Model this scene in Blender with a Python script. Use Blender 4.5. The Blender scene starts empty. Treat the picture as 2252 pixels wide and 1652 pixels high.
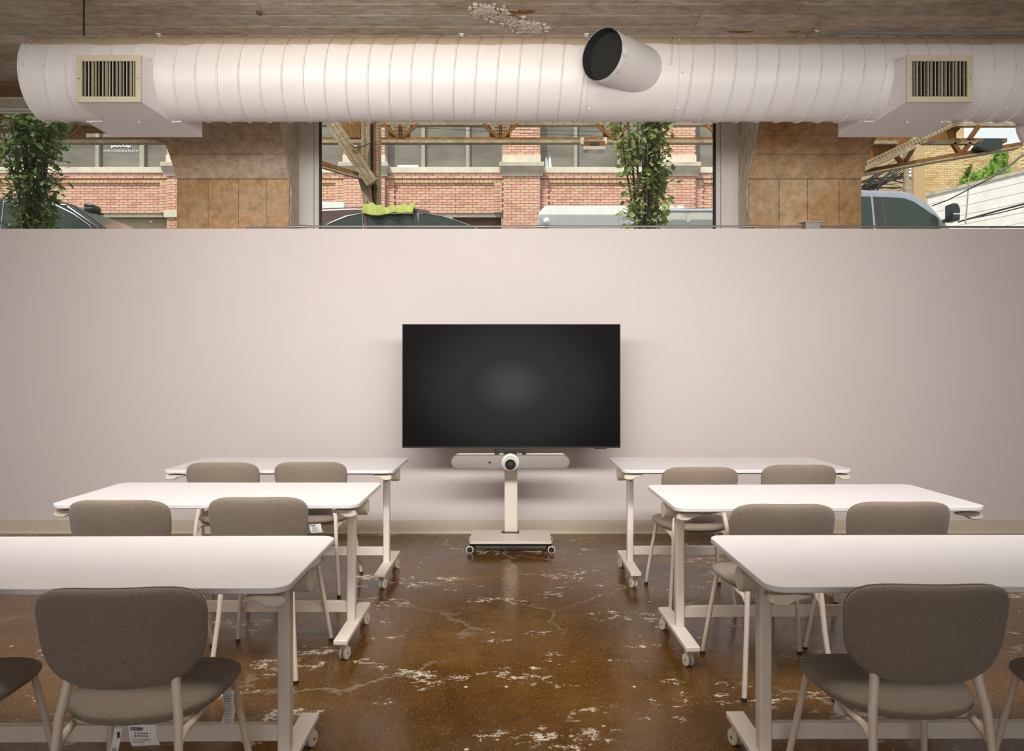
import bpy, math, random
from mathutils import Vector, Matrix
random.seed(7)
PI = math.pi
SC = bpy.context.scene
COL = SC.collection

# ------------------------------------------------------------------ camera, sky, sun, lamps, exposure
CAMZ, F, CX, CY = 1.36, 1775.0, 1126.0, 808.0
cam_d = bpy.data.cameras.new('camera'); cam = bpy.data.objects.new('camera', cam_d); COL.objects.link(cam)
cam.location = (0, 0, CAMZ); cam.rotation_euler = (PI / 2, 0, 0)
cam_d.sensor_width = 36; cam_d.lens = F / 2252 * 36; cam_d.shift_y = -(826 - CY) / 2252
cam_d.clip_end = 300; cam_d.clip_start = 0.05
SC.camera = cam
w = bpy.data.worlds.new('sky'); SC.world = w; w.use_nodes = True
wn = w.node_tree.nodes; bg = wn['Background']
bg.inputs[0].default_value = (0.93, 0.96, 1.0, 1); bg.inputs[1].default_value = 1.15
sd = bpy.data.lights.new('sun', 'SUN'); sun = bpy.data.objects.new('sun', sd); COL.objects.link(sun)
sd.energy = 4.6; sd.angle = 0.01; sd.color = (1.0, 0.95, 0.86)
sun.rotation_euler = Vector((0.36, 0.60, -1.0)).to_track_quat('-Z', 'Y').to_euler()
def area(name, loc, size, power, aim, color=(1, 0.9, 0.79), spread=180):
    d = bpy.data.lights.new(name, 'AREA'); o = bpy.data.objects.new(name, d); COL.objects.link(o)
    d.shape = 'RECTANGLE'; d.size, d.size_y = size; d.energy = power; d.color = color; d.spread = math.radians(spread)
    o.location = loc; o.rotation_euler = (Vector(aim) - Vector(loc)).to_track_quat('-Z', 'Y').to_euler()
    return o
area('pendant_lamp', (-0.15, 2.4, 2.58), (7.0, 0.4), 110, (-0.15, 5.7, 0.75), (1, .955, .92), 125)
area('ceiling_lamp', (-0.4, 2.3, 3.6), (4.6, 1.0), 22, (-0.4, 2.5, 0.0), (1, .94, .89), 100)
area('rear_window', (-0.6, -3.35, 1.9), (7.5, 2.6), 54, (-0.3, 6.6, 2.1), (1, .955, .93), 130)
area('ceiling_fill', (-0.7, 3.6, 3.30), (2.8, 0.2), 14, (-0.6, 5.4, 3.84), (1, .93, .85), 120)  # unseen fill light, added to brighten the ceiling
SC.view_settings.view_transform = 'Standard'; SC.view_settings.look = 'None'
SC.view_settings.exposure = 0.0; SC.view_settings.gamma = 1.0
SC.view_settings.use_curve_mapping = False

# ------------------------------------------------------------------ helpers
def P(x, y, D):
    return Vector(((x - CX) * D / F, D, CAMZ + (CY - y) * D / F))

class MB:
    def __init__(s): s.v = []; s.f = []
    def add(s, vs, fs):
        n = len(s.v); s.v += [tuple(v) for v in vs]; s.f += [tuple(i + n for i in f) for f in fs]; return s
    def box(s, x0, x1, y0, y1, z0, z1, M=None):
        vs = [Vector((x, y, z)) for z in (z0, z1) for y in (y0, y1) for x in (x0, x1)]
        if M is not None: vs = [M @ v for v in vs]
        return s.add(vs, [(0, 2, 3, 1), (4, 5, 7, 6), (0, 1, 5, 4), (2, 6, 7, 3), (0, 4, 6, 2), (1, 3, 7, 5)])
    def cyl(s, a, b, r, n=16, r2=None, caps=True):
        return s.tube([a, b], [r, r if r2 is None else r2], n, caps)
    def tube(s, pts, r, n=10, caps=True, closed=False, flat=1.0):
        pts = [Vector(p) for p in pts]; m = len(pts)
        rs = r if isinstance(r, (list, tuple)) else [r] * m
        base = len(s.v); prev = None
        for i, p in enumerate(pts):
            if closed: t = pts[(i + 1) % m] - pts[i - 1]
            else: t = pts[min(i + 1, m - 1)] - pts[max(i - 1, 0)]
            t.normalize()
            if prev is None:
                up = Vector((0, 0, 1)) if abs(t.z) < 0.9 else Vector((0, 1, 0))
                u = t.cross(up).normalized()
            else:
                u = (prev - t * prev.dot(t)).normalized()
            prev = u; w_ = t.cross(u)
            for k in range(n):
                a = 2 * PI * k / n
                s.v.append(tuple(p + (u * math.cos(a) + w_ * math.sin(a) * flat) * rs[i]))
        rng = m if closed else m - 1
        for i in range(rng):
            j = (i + 1) % m
            for k in range(n):
                l = (k + 1) % n
                s.f.append((base + i * n + k, base + i * n + l, base + j * n + l, base + j * n + k))
        if caps and not closed:
            s.f.append(tuple(base + k for k in range(n))[::-1])
            s.f.append(tuple(base + (m - 1) * n + k for k in range(n)))
        return s
    def prism(s, poly, fn0, fn1):
        """poly of (a, b); fn0 / fn1 turn them into the two end faces."""
        n = len(poly)
        vs = [fn0(*p) for p in poly] + [fn1(*p) for p in poly]
        fs = [tuple(range(n))[::-1], tuple(range(n, 2 * n))]
        fs += [(i, (i + 1) % n, n + (i + 1) % n, n + i) for i in range(n)]
        return s.add(vs, fs)
    def ball(s, c, r, n=12, m=8, sq=(1, 1, 1)):
        c = Vector(c); base = len(s.v)
        s.v.append(tuple(c + Vector((0, 0, r * sq[2]))))
        for i in range(1, m):
            ph = PI * i / m
            for k in range(n):
                a = 2 * PI * k / n
                s.v.append((c.x + r * sq[0] * math.sin(ph) * math.cos(a), c.y + r * sq[1] * math.sin(ph) * math.sin(a), c.z + r * sq[2] * math.cos(ph)))
        s.v.append(tuple(c - Vector((0, 0, r * sq[2]))))
        for k in range(n): s.f.append((base, base + 1 + k, base + 1 + (k + 1) % n))
        for i in range(m - 2):
            for k in range(n):
                a = base + 1 + i * n; b = a + n; l = (k + 1) % n
                s.f.append((a + k, b + k, b + l, a + l))
        e = len(s.v) - 1; a = base + 1 + (m - 2) * n
        for k in range(n): s.f.append((e, a + (k + 1) % n, a + k))
        return s
    def mesh(s, name, mat=None, smooth=0):
        me = bpy.data.meshes.new(name); me.from_pydata(s.v, [], s.f); me.update()
        import bmesh
        b = bmesh.new(); b.from_mesh(me); bmesh.ops.recalc_face_normals(b, faces=b.faces[:]); b.to_mesh(me); b.free()
        if mat: me.materials.append(mat)
        if smooth:
            me.polygons.foreach_set('use_smooth', [True] * len(me.polygons))
            if smooth < 3: me.set_sharp_from_angle(angle=smooth)
        return me
    def build(s, name, mat=None, parent=None, smooth=0, bevel=0, seg=2, kind=None):
        o = bpy.data.objects.new(name, s.mesh(name, mat, smooth)); COL.objects.link(o)
        if parent: o.parent = parent
        if bevel:
            m = o.modifiers.new('b', 'BEVEL'); m.width = bevel; m.segments = seg; m.limit_method = 'ANGLE'; m.angle_limit = 0.6
            m.harden_normals = False
        if kind: o['kind'] = kind
        return o
SM = 0.7
def rp(x0, x1, y0, y1, r, n=6):
    pts = []
    for cx_, cy_, a0 in ((x1 - r, y1 - r, 0), (x0 + r, y1 - r, PI / 2), (x0 + r, y0 + r, PI), (x1 - r, y0 + r, 1.5 * PI)):
        for i in range(n + 1):
            a = a0 + PI / 2 * i / n; pts.append((cx_ + r * math.cos(a), cy_ + r * math.sin(a)))
    return pts
def thing(name, label, cat, loc=(0, 0, 0), rz=0, group=None):
    o = bpy.data.objects.new(name, None); COL.objects.link(o); o.empty_display_size = 0.1
    o.location = loc; o.rotation_euler = (0, 0, rz); o['label'] = label; o['category'] = cat
    if group: o['group'] = group
    return o
def tag(o, label, cat, group=None):
    o['label'] = label; o['category'] = cat
    if group: o['group'] = group
    return o
def struct(o, label=None):
    o['kind'] = 'structure'
    if label: o['label'] = label
    return o
def link_copy(src, parent=None):
    c = src.copy(); COL.objects.link(c)
    if parent: c.parent = parent; c.matrix_parent_inverse = src.matrix_parent_inverse
    return c
def dup(root, loc, rz, label):
    r = link_copy(root); r.location = loc; r.rotation_euler = (0, 0, rz); r['label'] = label
    for ch in list(root.children):
        c = link_copy(ch, r)
        for g in list(ch.children): link_copy(g, c)
    return r
def text(body, size, parent, mat, M, name='lettering', ext=0.0003):
    cu = bpy.data.curves.new(name, 'FONT'); cu.body = body; cu.size = size; cu.extrude = ext; cu.align_x = 'CENTER'; cu.resolution_u = 2
    o = bpy.data.objects.new('tmp', cu); COL.objects.link(o)
    bpy.context.view_layer.update()
    me = bpy.data.meshes.new_from_object(o.evaluated_get(bpy.context.evaluated_depsgraph_get()))
    bpy.data.objects.remove(o); me.transform(M); me.materials.clear(); me.materials.append(mat)
    ob = bpy.data.objects.new(name, me); COL.objects.link(ob)
    if parent: ob.parent = parent
    return ob

# ------------------------------------------------------------------ materials
def nodes(name):
    m = bpy.data.materials.new(name); m.use_nodes = True
    nt = m.node_tree; return m, nt, nt.nodes['Principled BSDF']
def N(nt, t, **kw):
    n = nt.nodes.new(t)
    for k, v in kw.items():
        if k in n.inputs: n.inputs[k].default_value = v
        else: setattr(n, k, v)
    return n
def L(nt, a, b): nt.links.new(a, b)
def c4(c): return (c[0], c[1], c[2], 1)
def noise(nt, scale, detail=4, rough=0.6, vec=None, stretch=None, dist=0.0):
    tc = N(nt, 'ShaderNodeTexCoord'); src = vec or tc.outputs['Object']
    if stretch:
        mp = N(nt, 'ShaderNodeMapping'); mp.inputs['Scale'].default_value = stretch; L(nt, src, mp.inputs[0]); src = mp.outputs[0]
    n = N(nt, 'ShaderNodeTexNoise', Scale=scale, Detail=detail, Roughness=rough, Distortion=dist); L(nt, src, n.inputs['Vector'])
    return n
def ramp(nt, fac, stops):
    r = N(nt, 'ShaderNodeValToRGB'); e = r.color_ramp.elements
    while len(e) < len(stops): e.new(0.5)
    for i, (p, c) in enumerate(stops):
        e[i].position = p; e[i].color = c4(c) if isinstance(c, (tuple, list)) else (c, c, c, 1)
    L(nt, fac, r.inputs[0]); return r
def mixc(nt, fac, a, b, mode='MIX'):
    m = N(nt, 'ShaderNodeMix', data_type='RGBA', blend_type=mode)
    for i, x in ((0, fac), (6, a), (7, b)):
        if isinstance(x, (int, float)): m.inputs[i].default_value = x
        elif isinstance(x, tuple): m.inputs[i].default_value = c4(x)
        else: L(nt, x, m.inputs[i])
    return m.outputs[2]
def math_(nt, op, a, b=0.0, clamp=False):
    m = N(nt, 'ShaderNodeMath', operation=op, use_clamp=clamp)
    for i, x in enumerate((a, b)):
        if isinstance(x, (int, float)): m.inputs[i].default_value = x
        else: L(nt, x, m.inputs[i])
    return m.outputs[0]
def bump(nt, b, h, strength, dist=0.01):
    n = N(nt, 'ShaderNodeBump', Strength=strength, Distance=dist); L(nt, h, n.inputs['Height']); L(nt, n.outputs[0], b.inputs['Normal'])
def plain(name, col, rough=0.5, metal=0.0, var=0.06, scale=6, bmp=0.0, bscale=60, spec=0.5):
    m, nt, b = nodes(name)
    n = noise(nt, scale)
    lo = tuple(max(0, c * (1 - var)) for c in col); hi = tuple(min(1, c * (1 + var)) for c in col)
    r = ramp(nt, n.outputs[0], [(0.3, lo), (0.7, hi)]); L(nt, r.outputs[0], b.inputs['Base Color'])
    b.inputs['Roughness'].default_value = rough; b.inputs['Metallic'].default_value = metal
    b.inputs['Specular IOR Level'].default_value = spec
    if bmp:
        n2 = noise(nt, bscale, 3); bump(nt, b, n2.outputs[0], bmp, 0.003)
    return m

M = {}
M['wall'] = plain('painted_plaster', (0.80, 0.735, 0.70), 0.55, var=0.015, scale=1.3, bmp=0.05, bscale=35)
M['base'] = plain('cove_base_vinyl', (0.72, 0.63, 0.48), 0.35, var=0.02)
M['white'] = plain('white_powder_coat', (0.87, 0.795, 0.70), 0.4, var=0.01)
M['top'] = plain('white_laminate', (0.87, 0.845, 0.84), 0.33, var=0.008, bmp=0.02, bscale=200)
M['chair_metal'] = plain('chair_enamel', (0.80, 0.70, 0.57), 0.4, var=0.01)
M['plastic'] = plain('cream_plastic', (0.78, 0.72, 0.60), 0.42, var=0.01)
M['rubber'] = plain('black_rubber', (0.03, 0.03, 0.032), 0.6)
M['dark'] = plain('dark_plastic', (0.02, 0.024, 0.022), 0.35)
M['inner_shade'] = plain('duct_interior_shade', (0.012, 0.014, 0.013), 0.8)  # near-black stands in for the shade inside duct and registers
M['galv'] = plain('galvanised_steel', (0.75, 0.75, 0.74), 0.45, 0.2, var=0.2, scale=25)
M['steel'] = plain('bolt_steel', (0.5, 0.48, 0.44), 0.3, 0.9)
M['paper'] = plain('tag_paper', (0.82, 0.80, 0.78), 0.7, var=0.02)
M['ink'] = plain('print_ink', (0.02, 0.02, 0.02), 0.6)
M['register'] = plain('register_beige', (0.52, 0.46, 0.33), 0.4, var=0.03)
M['frame'] = plain('window_frame_paint', (0.82, 0.78, 0.745), 0.45, var=0.02)
M['gasket'] = plain('black_gasket', (0.03, 0.03, 0.035), 0.6, var=0.3)
M['emt'] = plain('conduit_metal', (0.42, 0.40, 0.37), 0.4, 0.5, var=0.1)
M['barfab'] = plain('grey_speaker_mesh', (0.35, 0.325, 0.30), 0.8, var=0.12, scale=700, bmp=0.2, bscale=900)
M['stone'] = plain('limestone', (0.66, 0.58, 0.46), 0.8, var=0.12, scale=2.5, bmp=0.2, bscale=12)
M['capstone'] = plain('weathered_limestone', (0.48, 0.42, 0.34), 0.85, var=0.25, scale=3, bmp=0.2, bscale=12)
M['mortar'] = plain('brick_mortar', (0.50, 0.40, 0.32), 0.9, var=0.15)
M['bframe'] = plain('bronze_window_frame', (0.36, 0.32, 0.26), 0.5)
M['chrome'] = plain('chrome', (0.75, 0.75, 0.78), 0.12, 1.0, var=0.02)
M['carblack'] = plain('black_car_paint', (0.03, 0.026, 0.028), 0.15, 0.3, spec=0.8)
M['carmaroon'] = plain('maroon_car_paint', (0.10, 0.055, 0.05), 0.22, 0.4, spec=0.8)
M['carsilver'] = plain('silver_car_paint', (0.36, 0.38, 0.42), 0.25, 0.6)
M['carwhite'] = plain('white_van_paint', (0.84, 0.82, 0.78), 0.35)
M['vangrey'] = plain('van_panel_grey', (0.50, 0.49, 0.44), 0.4)
M['carglass'] = plain('tinted_car_glass', (0.035, 0.05, 0.04), 0.10, spec=0.3)
M['asphalt'] = plain('asphalt', (0.20, 0.19, 0.18), 0.9, var=0.3, scale=3, bmp=0.4)
M['walk'] = plain('sidewalk_concrete', (0.5, 0.48, 0.44), 0.9, var=0.12, scale=3)
M['hivis'] = plain('lime_cloth', (0.33, 0.36, 0.08), 0.85, var=0.12, scale=25, bmp=0.3, bscale=80)
M['twig'] = plain('tree_bark', (0.10, 0.085, 0.06), 0.85, var=0.3, scale=20)
M['wood_in'] = plain('storefront_wood', (0.17, 0.085, 0.04), 0.6, var=0.3, scale=4)
M['beige_in'] = plain('storefront_interior', (0.50, 0.42, 0.28), 0.8, var=0.1)
M['pole'] = plain('weathered_pole_wood', (0.33, 0.25, 0.17), 0.85, var=0.35, scale=9, bmp=0.4)
M['cable'] = plain('black_cable', (0.05, 0.05, 0.05), 0.7)
M['paintedbrick'] = plain('painted_white_brick', (0.84, 0.81, 0.77), 0.8, var=0.08, scale=2)
M['winglow'] = plain('white_vinyl', (0.85, 0.9, 0.92), 0.6)

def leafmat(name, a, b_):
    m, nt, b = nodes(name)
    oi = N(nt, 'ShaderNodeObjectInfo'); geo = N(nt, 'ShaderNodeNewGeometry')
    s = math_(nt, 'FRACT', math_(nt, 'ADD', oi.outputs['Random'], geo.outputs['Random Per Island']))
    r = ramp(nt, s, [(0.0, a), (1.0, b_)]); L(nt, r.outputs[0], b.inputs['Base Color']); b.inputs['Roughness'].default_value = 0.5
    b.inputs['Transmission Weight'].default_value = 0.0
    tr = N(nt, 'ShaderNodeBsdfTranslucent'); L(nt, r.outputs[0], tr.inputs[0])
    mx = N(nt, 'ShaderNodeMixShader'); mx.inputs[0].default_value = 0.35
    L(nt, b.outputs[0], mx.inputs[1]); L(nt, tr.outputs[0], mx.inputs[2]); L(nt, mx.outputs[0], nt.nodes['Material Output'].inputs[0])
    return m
M['leaf'] = leafmat('tree_leaf', (0.14, 0.20, 0.06), (0.36, 0.42, 0.14))
M['leaf_shade'] = leafmat('shaded_tree_leaf', (0.07, 0.125, 0.045), (0.20, 0.27, 0.09))  # same species; shade on the left tree is put into the leaf colour
M['ivy'] = leafmat('ivy_leaf', (0.10, 0.20, 0.03), (0.30, 0.48, 0.08))

def brickmat(name, stops):
    m, nt, b = nodes(name)
    oi = N(nt, 'ShaderNodeObjectInfo'); geo = N(nt, 'ShaderNodeNewGeometry')
    s = math_(nt, 'FRACT', math_(nt, 'ADD', oi.outputs['Random'], geo.outputs['Random Per Island']))
    r = ramp(nt, s, stops); n = noise(nt, 12, 5)
    L(nt, mixc(nt, 0.35, r.outputs[0], ramp(nt, n.outputs[0], [(0.3, 0.75), (0.7, 1.0)]).outputs[0], 'MULTIPLY'), b.inputs['Base Color'])
    b.inputs['Roughness'].default_value = 0.9; bump(nt, b, n.outputs[0], 0.4, 0.005)
    return m
M['brick'] = brickmat('red_brick', [(0.0, (0.60, 0.31, 0.22)), (0.35, (0.70, 0.39, 0.29)), (0.7, (0.74, 0.43, 0.34)), (0.93, (0.68, 0.44, 0.30)), (1.0, (0.64, 0.48, 0.28))])
M['header'] = brickmat('buff_brick', [(0.0, (0.55, 0.30, 0.18)), (0.5, (0.60, 0.40, 0.22)), (1.0, (0.62, 0.45, 0.26))])
M['tanbrick'] = brickmat('tan_brick', [(0.0, (0.50, 0.33, 0.16)), (0.5, (0.62, 0.45, 0.24)), (1.0, (0.68, 0.52, 0.30))])

def fabric():
    m, nt, b = nodes('woven_wool_fabric')
    n = noise(nt, 420, 4, 0.75); n2 = noise(nt, 90, 3)
    r = ramp(nt, n.outputs[0], [(0.3, (0.16, 0.125, 0.092)), (0.7, (0.42, 0.35, 0.275))])
    L(nt, mixc(nt, 0.3, r.outputs[0], ramp(nt, n2.outputs[0], [(0.35, 0.75), (0.65, 1.0)]).outputs[0], 'MULTIPLY'), b.inputs['Base Color'])
    b.inputs['Roughness'].default_value = 0.95; b.inputs['Specular IOR Level'].default_value = 0.15
    b.inputs['Sheen Weight'].default_value = 0.25
    bump(nt, b, n.outputs[0], 0.5, 0.002); return m
M['fabric'] = fabric()

def floor_mat():
    m, nt, b = nodes('stained_polished_concrete')
    big = noise(nt, 0.9, 5, 0.6); mid = noise(nt, 7, 5, 0.65); fine = noise(nt, 130, 3, 0.7)
    base = ramp(nt, big.outputs[0], [(0.30, (0.082, 0.033, 0.005)), (0.5, (0.150, 0.068, 0.010)), (0.72, (0.235, 0.122, 0.028))]).outputs[0]
    base = mixc(nt, 0.45, base, ramp(nt, mid.outputs[0], [(0.3, 0.45), (0.7, 1.0)]).outputs[0], 'MULTIPLY')
    tc = N(nt, 'ShaderNodeTexCoord')
    # aggregate specks
    v = N(nt, 'ShaderNodeTexVoronoi', Scale=120.0); L(nt, tc.outputs['Object'], v.inputs['Vector'])
    sp = N(nt, 'ShaderNodeSeparateColor'); L(nt, v.outputs['Color'], sp.inputs[0])
    dot = math_(nt, 'LESS_THAN', v.outputs['Distance'], 0.32)
    light = math_(nt, 'MULTIPLY', dot, math_(nt, 'GREATER_THAN', sp.outputs[0], 0.80))
    darkd = math_(nt, 'MULTIPLY', dot, math_(nt, 'LESS_THAN', sp.outputs[0], 0.10))
    base = mixc(nt, math_(nt, 'MULTIPLY', light, 0.65), base, (0.42, 0.26, 0.12))
    base = mixc(nt, math_(nt, 'MULTIPLY', darkd, 0.7), base, (0.03, 0.018, 0.01))
    base = mixc(nt, 0.45, base, ramp(nt, fine.outputs[0], [(0.35, 0.5), (0.65, 1.25)]).outputs[0], 'MULTIPLY')
    # grey filled long cracks
    def crack(scale, dist, width, seedv, stretch):
        mp = N(nt, 'ShaderNodeMapping'); mp.inputs['Location'].default_value = seedv; mp.inputs['Scale'].default_value = stretch; L(nt, tc.outputs['Object'], mp.inputs[0])
        dn = N(nt, 'ShaderNodeTexNoise', Scale=scale * 2.2, Detail=5.0, Roughness=0.7); L(nt, mp.outputs[0], dn.inputs['Vector'])
        sub = N(nt, 'ShaderNodeVectorMath', operation='SUBTRACT'); L(nt, dn.outputs['Color'], sub.inputs[0]); sub.inputs[1].default_value = (0.5, 0.5, 0.5)
        sc = N(nt, 'ShaderNodeVectorMath', operation='SCALE'); L(nt, sub.outputs[0], sc.inputs[0]); sc.inputs['Scale'].default_value = dist
        ad = N(nt, 'ShaderNodeVectorMath', operation='ADD'); L(nt, mp.outputs[0], ad.inputs[0]); L(nt, sc.outputs[0], ad.inputs[1])
        vv = N(nt, 'ShaderNodeTexVoronoi', Scale=scale, feature='DISTANCE_TO_EDGE'); L(nt, ad.outputs[0], vv.inputs['Vector'])
        mr = N(nt, 'ShaderNodeMapRange'); mr.inputs[1].default_value = width; mr.inputs[2].default_value = width * 0.35; L(nt, vv.outputs['Distance'], mr.inputs[0])
        return mr.outputs[0]
    c1 = crack(0.62, 0.5, 0.008, (3.3, 1.2, 0), (1, 1, 1))
    m1 = ramp(nt, noise(nt, 1.1, 3).outputs[0], [(0.46, 0.0), (0.54, 0.85)]).outputs[0]
    base = mixc(nt, math_(nt, 'MULTIPLY', c1, m1), base, (0.22, 0.175, 0.105))
    # dark hair cracks
    c2 = crack(1.3, 0.5, 0.006, (0.4, 7.2, 0), (1, 1, 1))
    base = mixc(nt, math_(nt, 'MULTIPLY', c2, 0.45), base, (0.05, 0.025, 0.012))
    # cream crazing: cells of cracks inside patches
    c3 = crack(11, 0.11, 0.055, (1, 2, 0), (0.7, 1.0, 1)); 
    c4_ = crack(22, 0.05, 0.14, (5, 3, 0), (0.6, 1.0, 1))
    pt = noise(nt, 2.1, 5, 0.72, stretch=(0.8, 1.25, 1)).outputs[0]
    p3 = ramp(nt, pt, [(0.555, 0.0), (0.58, 1.0)]).outputs[0]
    p4 = ramp(nt, pt, [(0.60, 0.0), (0.64, 1.0)]).outputs[0]
    br = ramp(nt, noise(nt, 11, 4, 0.8).outputs[0], [(0.46, 0.0), (0.52, 1.0)]).outputs[0]
    cream = math_(nt, 'MULTIPLY', math_(nt, 'MAXIMUM', math_(nt, 'MULTIPLY', c3, p3), math_(nt, 'MULTIPLY', c4_, p4)), br, True)
    # small stray flakes
    v2 = N(nt, 'ShaderNodeTexVoronoi', Scale=16.0); L(nt, noise(nt, 9, 4).inputs['Vector'].links[0].from_socket, v2.inputs['Vector'])
    sp2 = N(nt, 'ShaderNodeSeparateColor'); L(nt, v2.outputs['Color'], sp2.inputs[0])
    fl = math_(nt, 'MULTIPLY', math_(nt, 'LESS_THAN', math_(nt, 'ADD', v2.outputs['Distance'], math_(nt, 'MULTIPLY', fine.outputs[0], 0.25)), 0.26), math_(nt, 'GREATER_THAN', sp2.outputs[1], 0.955))
    cream = math_(nt, 'MAXIMUM', cream, fl)
    L(nt, mixc(nt, cream, base, (0.78, 0.70, 0.56)), b.inputs['Base Color'])
    rr = ramp(nt, mid.outputs[0], [(0.3, 0.12), (0.7, 0.27)]); L(nt, rr.outputs[0], b.inputs['Roughness'])
    b.inputs['Specular IOR Level'].default_value = 0.26
    hgt = math_(nt, 'ADD', noise(nt, 4, 3).outputs[0], math_(nt, 'MULTIPLY', cream, -0.15))
    bump(nt, b, hgt, 0.10, 0.01)
    return m
M['floor'] = floor_mat()

def concrete(name, stops, stretch, pits=0.5, warm=None):
    m, nt, b = nodes(name)
    a = noise(nt, 1.4, 6, 0.65, stretch=stretch); g = noise(nt, 14, 6, 0.7, stretch=stretch); f = noise(nt, 70, 4, 0.7)
    col = ramp(nt, a.outputs[0], stops).outputs[0]
    col = mixc(nt, 0.75, col, ramp(nt, g.outputs[0], [(0.32, 0.5), (0.6, 1.05)]).outputs[0], 'MULTIPLY')
    col = mixc(nt, 0.35, col, ramp(nt, f.outputs[0], [(0.35, 0.55), (0.62, 1.15)]).outputs[0], 'MULTIPLY')
    pit = ramp(nt, noise(nt, 30, 5, 0.8, stretch=(0.6, 1.6, 1)).outputs[0], [(0.30, 1.0), (0.36, 0.0)]).outputs[0]
    col = mixc(nt, math_(nt, 'MULTIPLY', pit, pits), col, (0.06, 0.038, 0.022))
    chips = ramp(nt, noise(nt, 55, 5, 0.8).outputs[0], [(0.63, 0.0), (0.68, 1.0)]).outputs[0]
    col = mixc(nt, math_(nt, 'MULTIPLY', chips, 0.7), col, (0.62, 0.52, 0.38))
    oi = N(nt, 'ShaderNodeObjectInfo'); col = mixc(nt, 1.0, col, ramp(nt, oi.outputs['Random'], [(0.0, 0.82), (1.0, 1.05)]).outputs[0], 'MULTIPLY')
    L(nt, col, b.inputs['Base Color']); b.inputs['Roughness'].default_value = 0.92; b.inputs['Specular IOR Level'].default_value = 0.2
    h = math_(nt, 'ADD', g.outputs[0], math_(nt, 'ADD', math_(nt, 'MULTIPLY', f.outputs[0], 0.5), math_(nt, 'MULTIPLY', pit, -0.8)))
    bump(nt, b, h, 0.55, 0.012); return m
M['ceil'] = concrete('board_formed_concrete', [(0.34, (0.42, 0.33, 0.24)), (0.5, (0.64, 0.53, 0.41)), (0.66, (0.74, 0.66, 0.56))], (0.6, 1.3, 1), 0.7)
M['col'] = concrete('aged_column_concrete', [(0.32, (0.60, 0.35, 0.15)), (0.5, (0.78, 0.51, 0.27)), (0.66, (0.86, 0.68, 0.46))], (1, 1, 1), 0.35)
M['haunch'] = concrete('lit_haunch_concrete', [(0.32, (0.68, 0.50, 0.34)), (0.5, (0.84, 0.69, 0.53)), (0.66, (0.94, 0.86, 0.76))], (1, 1, 1), 0.3)  # greyer concrete; stronger light on the left haunch is put into its colour
M['lintel'] = concrete('brown_lintel_concrete', [(0.3, (0.20, 0.12, 0.06)), (0.7, (0.32, 0.22, 0.13))], (0.5, 1, 1), 0.4)
M['colside'] = concrete('whitewashed_concrete', [(0.35, (0.85, 0.74, 0.58)), (0.6, (0.95, 0.88, 0.78))], (2, 2, 0.6), 0.4)
M['rust'] = concrete('rusty_steel_paint', [(0.3, (0.17, 0.065, 0.018)), (0.55, (0.25, 0.12, 0.038)), (0.75, (0.30, 0.18, 0.085))], (1, 1, 1), 0.2)
M['beam'] = concrete('weathered_beige_steel', [(0.3, (0.30, 0.215, 0.125)), (0.6, (0.42, 0.335, 0.23))], (1, 1, 1), 0.2)
M['spall'] = concrete('spalled_aggregate', [(0.3, (0.55, 0.42, 0.30)), (0.5, (0.85, 0.76, 0.64)), (0.7, (0.95, 0.90, 0.82))], (4, 4, 4), 0.9)

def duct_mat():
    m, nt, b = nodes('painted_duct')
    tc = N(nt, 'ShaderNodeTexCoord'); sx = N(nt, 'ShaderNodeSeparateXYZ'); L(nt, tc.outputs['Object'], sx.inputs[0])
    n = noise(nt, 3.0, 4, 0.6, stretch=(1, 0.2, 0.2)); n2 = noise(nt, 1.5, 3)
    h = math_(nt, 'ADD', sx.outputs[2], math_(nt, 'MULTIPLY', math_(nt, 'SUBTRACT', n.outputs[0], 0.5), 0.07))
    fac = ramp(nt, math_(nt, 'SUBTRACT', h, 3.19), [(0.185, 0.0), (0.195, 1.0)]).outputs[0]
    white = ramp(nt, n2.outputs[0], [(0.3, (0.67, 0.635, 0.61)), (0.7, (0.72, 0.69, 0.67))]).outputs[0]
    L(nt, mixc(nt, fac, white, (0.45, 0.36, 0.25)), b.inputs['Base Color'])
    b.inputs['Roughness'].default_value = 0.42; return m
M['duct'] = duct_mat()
M['ductwhite'] = plain('white_register_box', (0.80, 0.77, 0.765), 0.42, var=0.01)

def glass():
    m, nt, b = nodes('clear_window_glass')
    tr = N(nt, 'ShaderNodeBsdfTransparent'); tr.inputs[0].default_value = (0.93, 0.955, 0.94, 1)
    gl = N(nt, 'ShaderNodeBsdfGlossy'); gl.inputs['Roughness'].default_value = 0.02
    fr = N(nt, 'ShaderNodeFresnel', IOR=1.35); mx = N(nt, 'ShaderNodeMixShader')
    L(nt, fr.outputs[0], mx.inputs[0]); L(nt, tr.outputs[0], mx.inputs[1]); L(nt, gl.outputs[0], mx.inputs[2])
    L(nt, mx.outputs[0], nt.nodes['Material Output'].inputs[0]); return m
M['glass'] = glass()
def farpane():
    m, nt, b = nodes('far_window_pane')
    n = noise(nt, 1.3, 5, 0.6, stretch=(0.5, 1, 1.6))
    r = ramp(nt, n.outputs[0], [(0.3, (0.13, 0.115, 0.09)), (0.7, (0.26, 0.24, 0.20))])
    L(nt, r.outputs[0], b.inputs['Base Color']); b.inputs['Roughness'].default_value = 0.12; b.inputs['Specular IOR Level'].default_value = 0.5
    return m
M['farpane'] = farpane()
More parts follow.
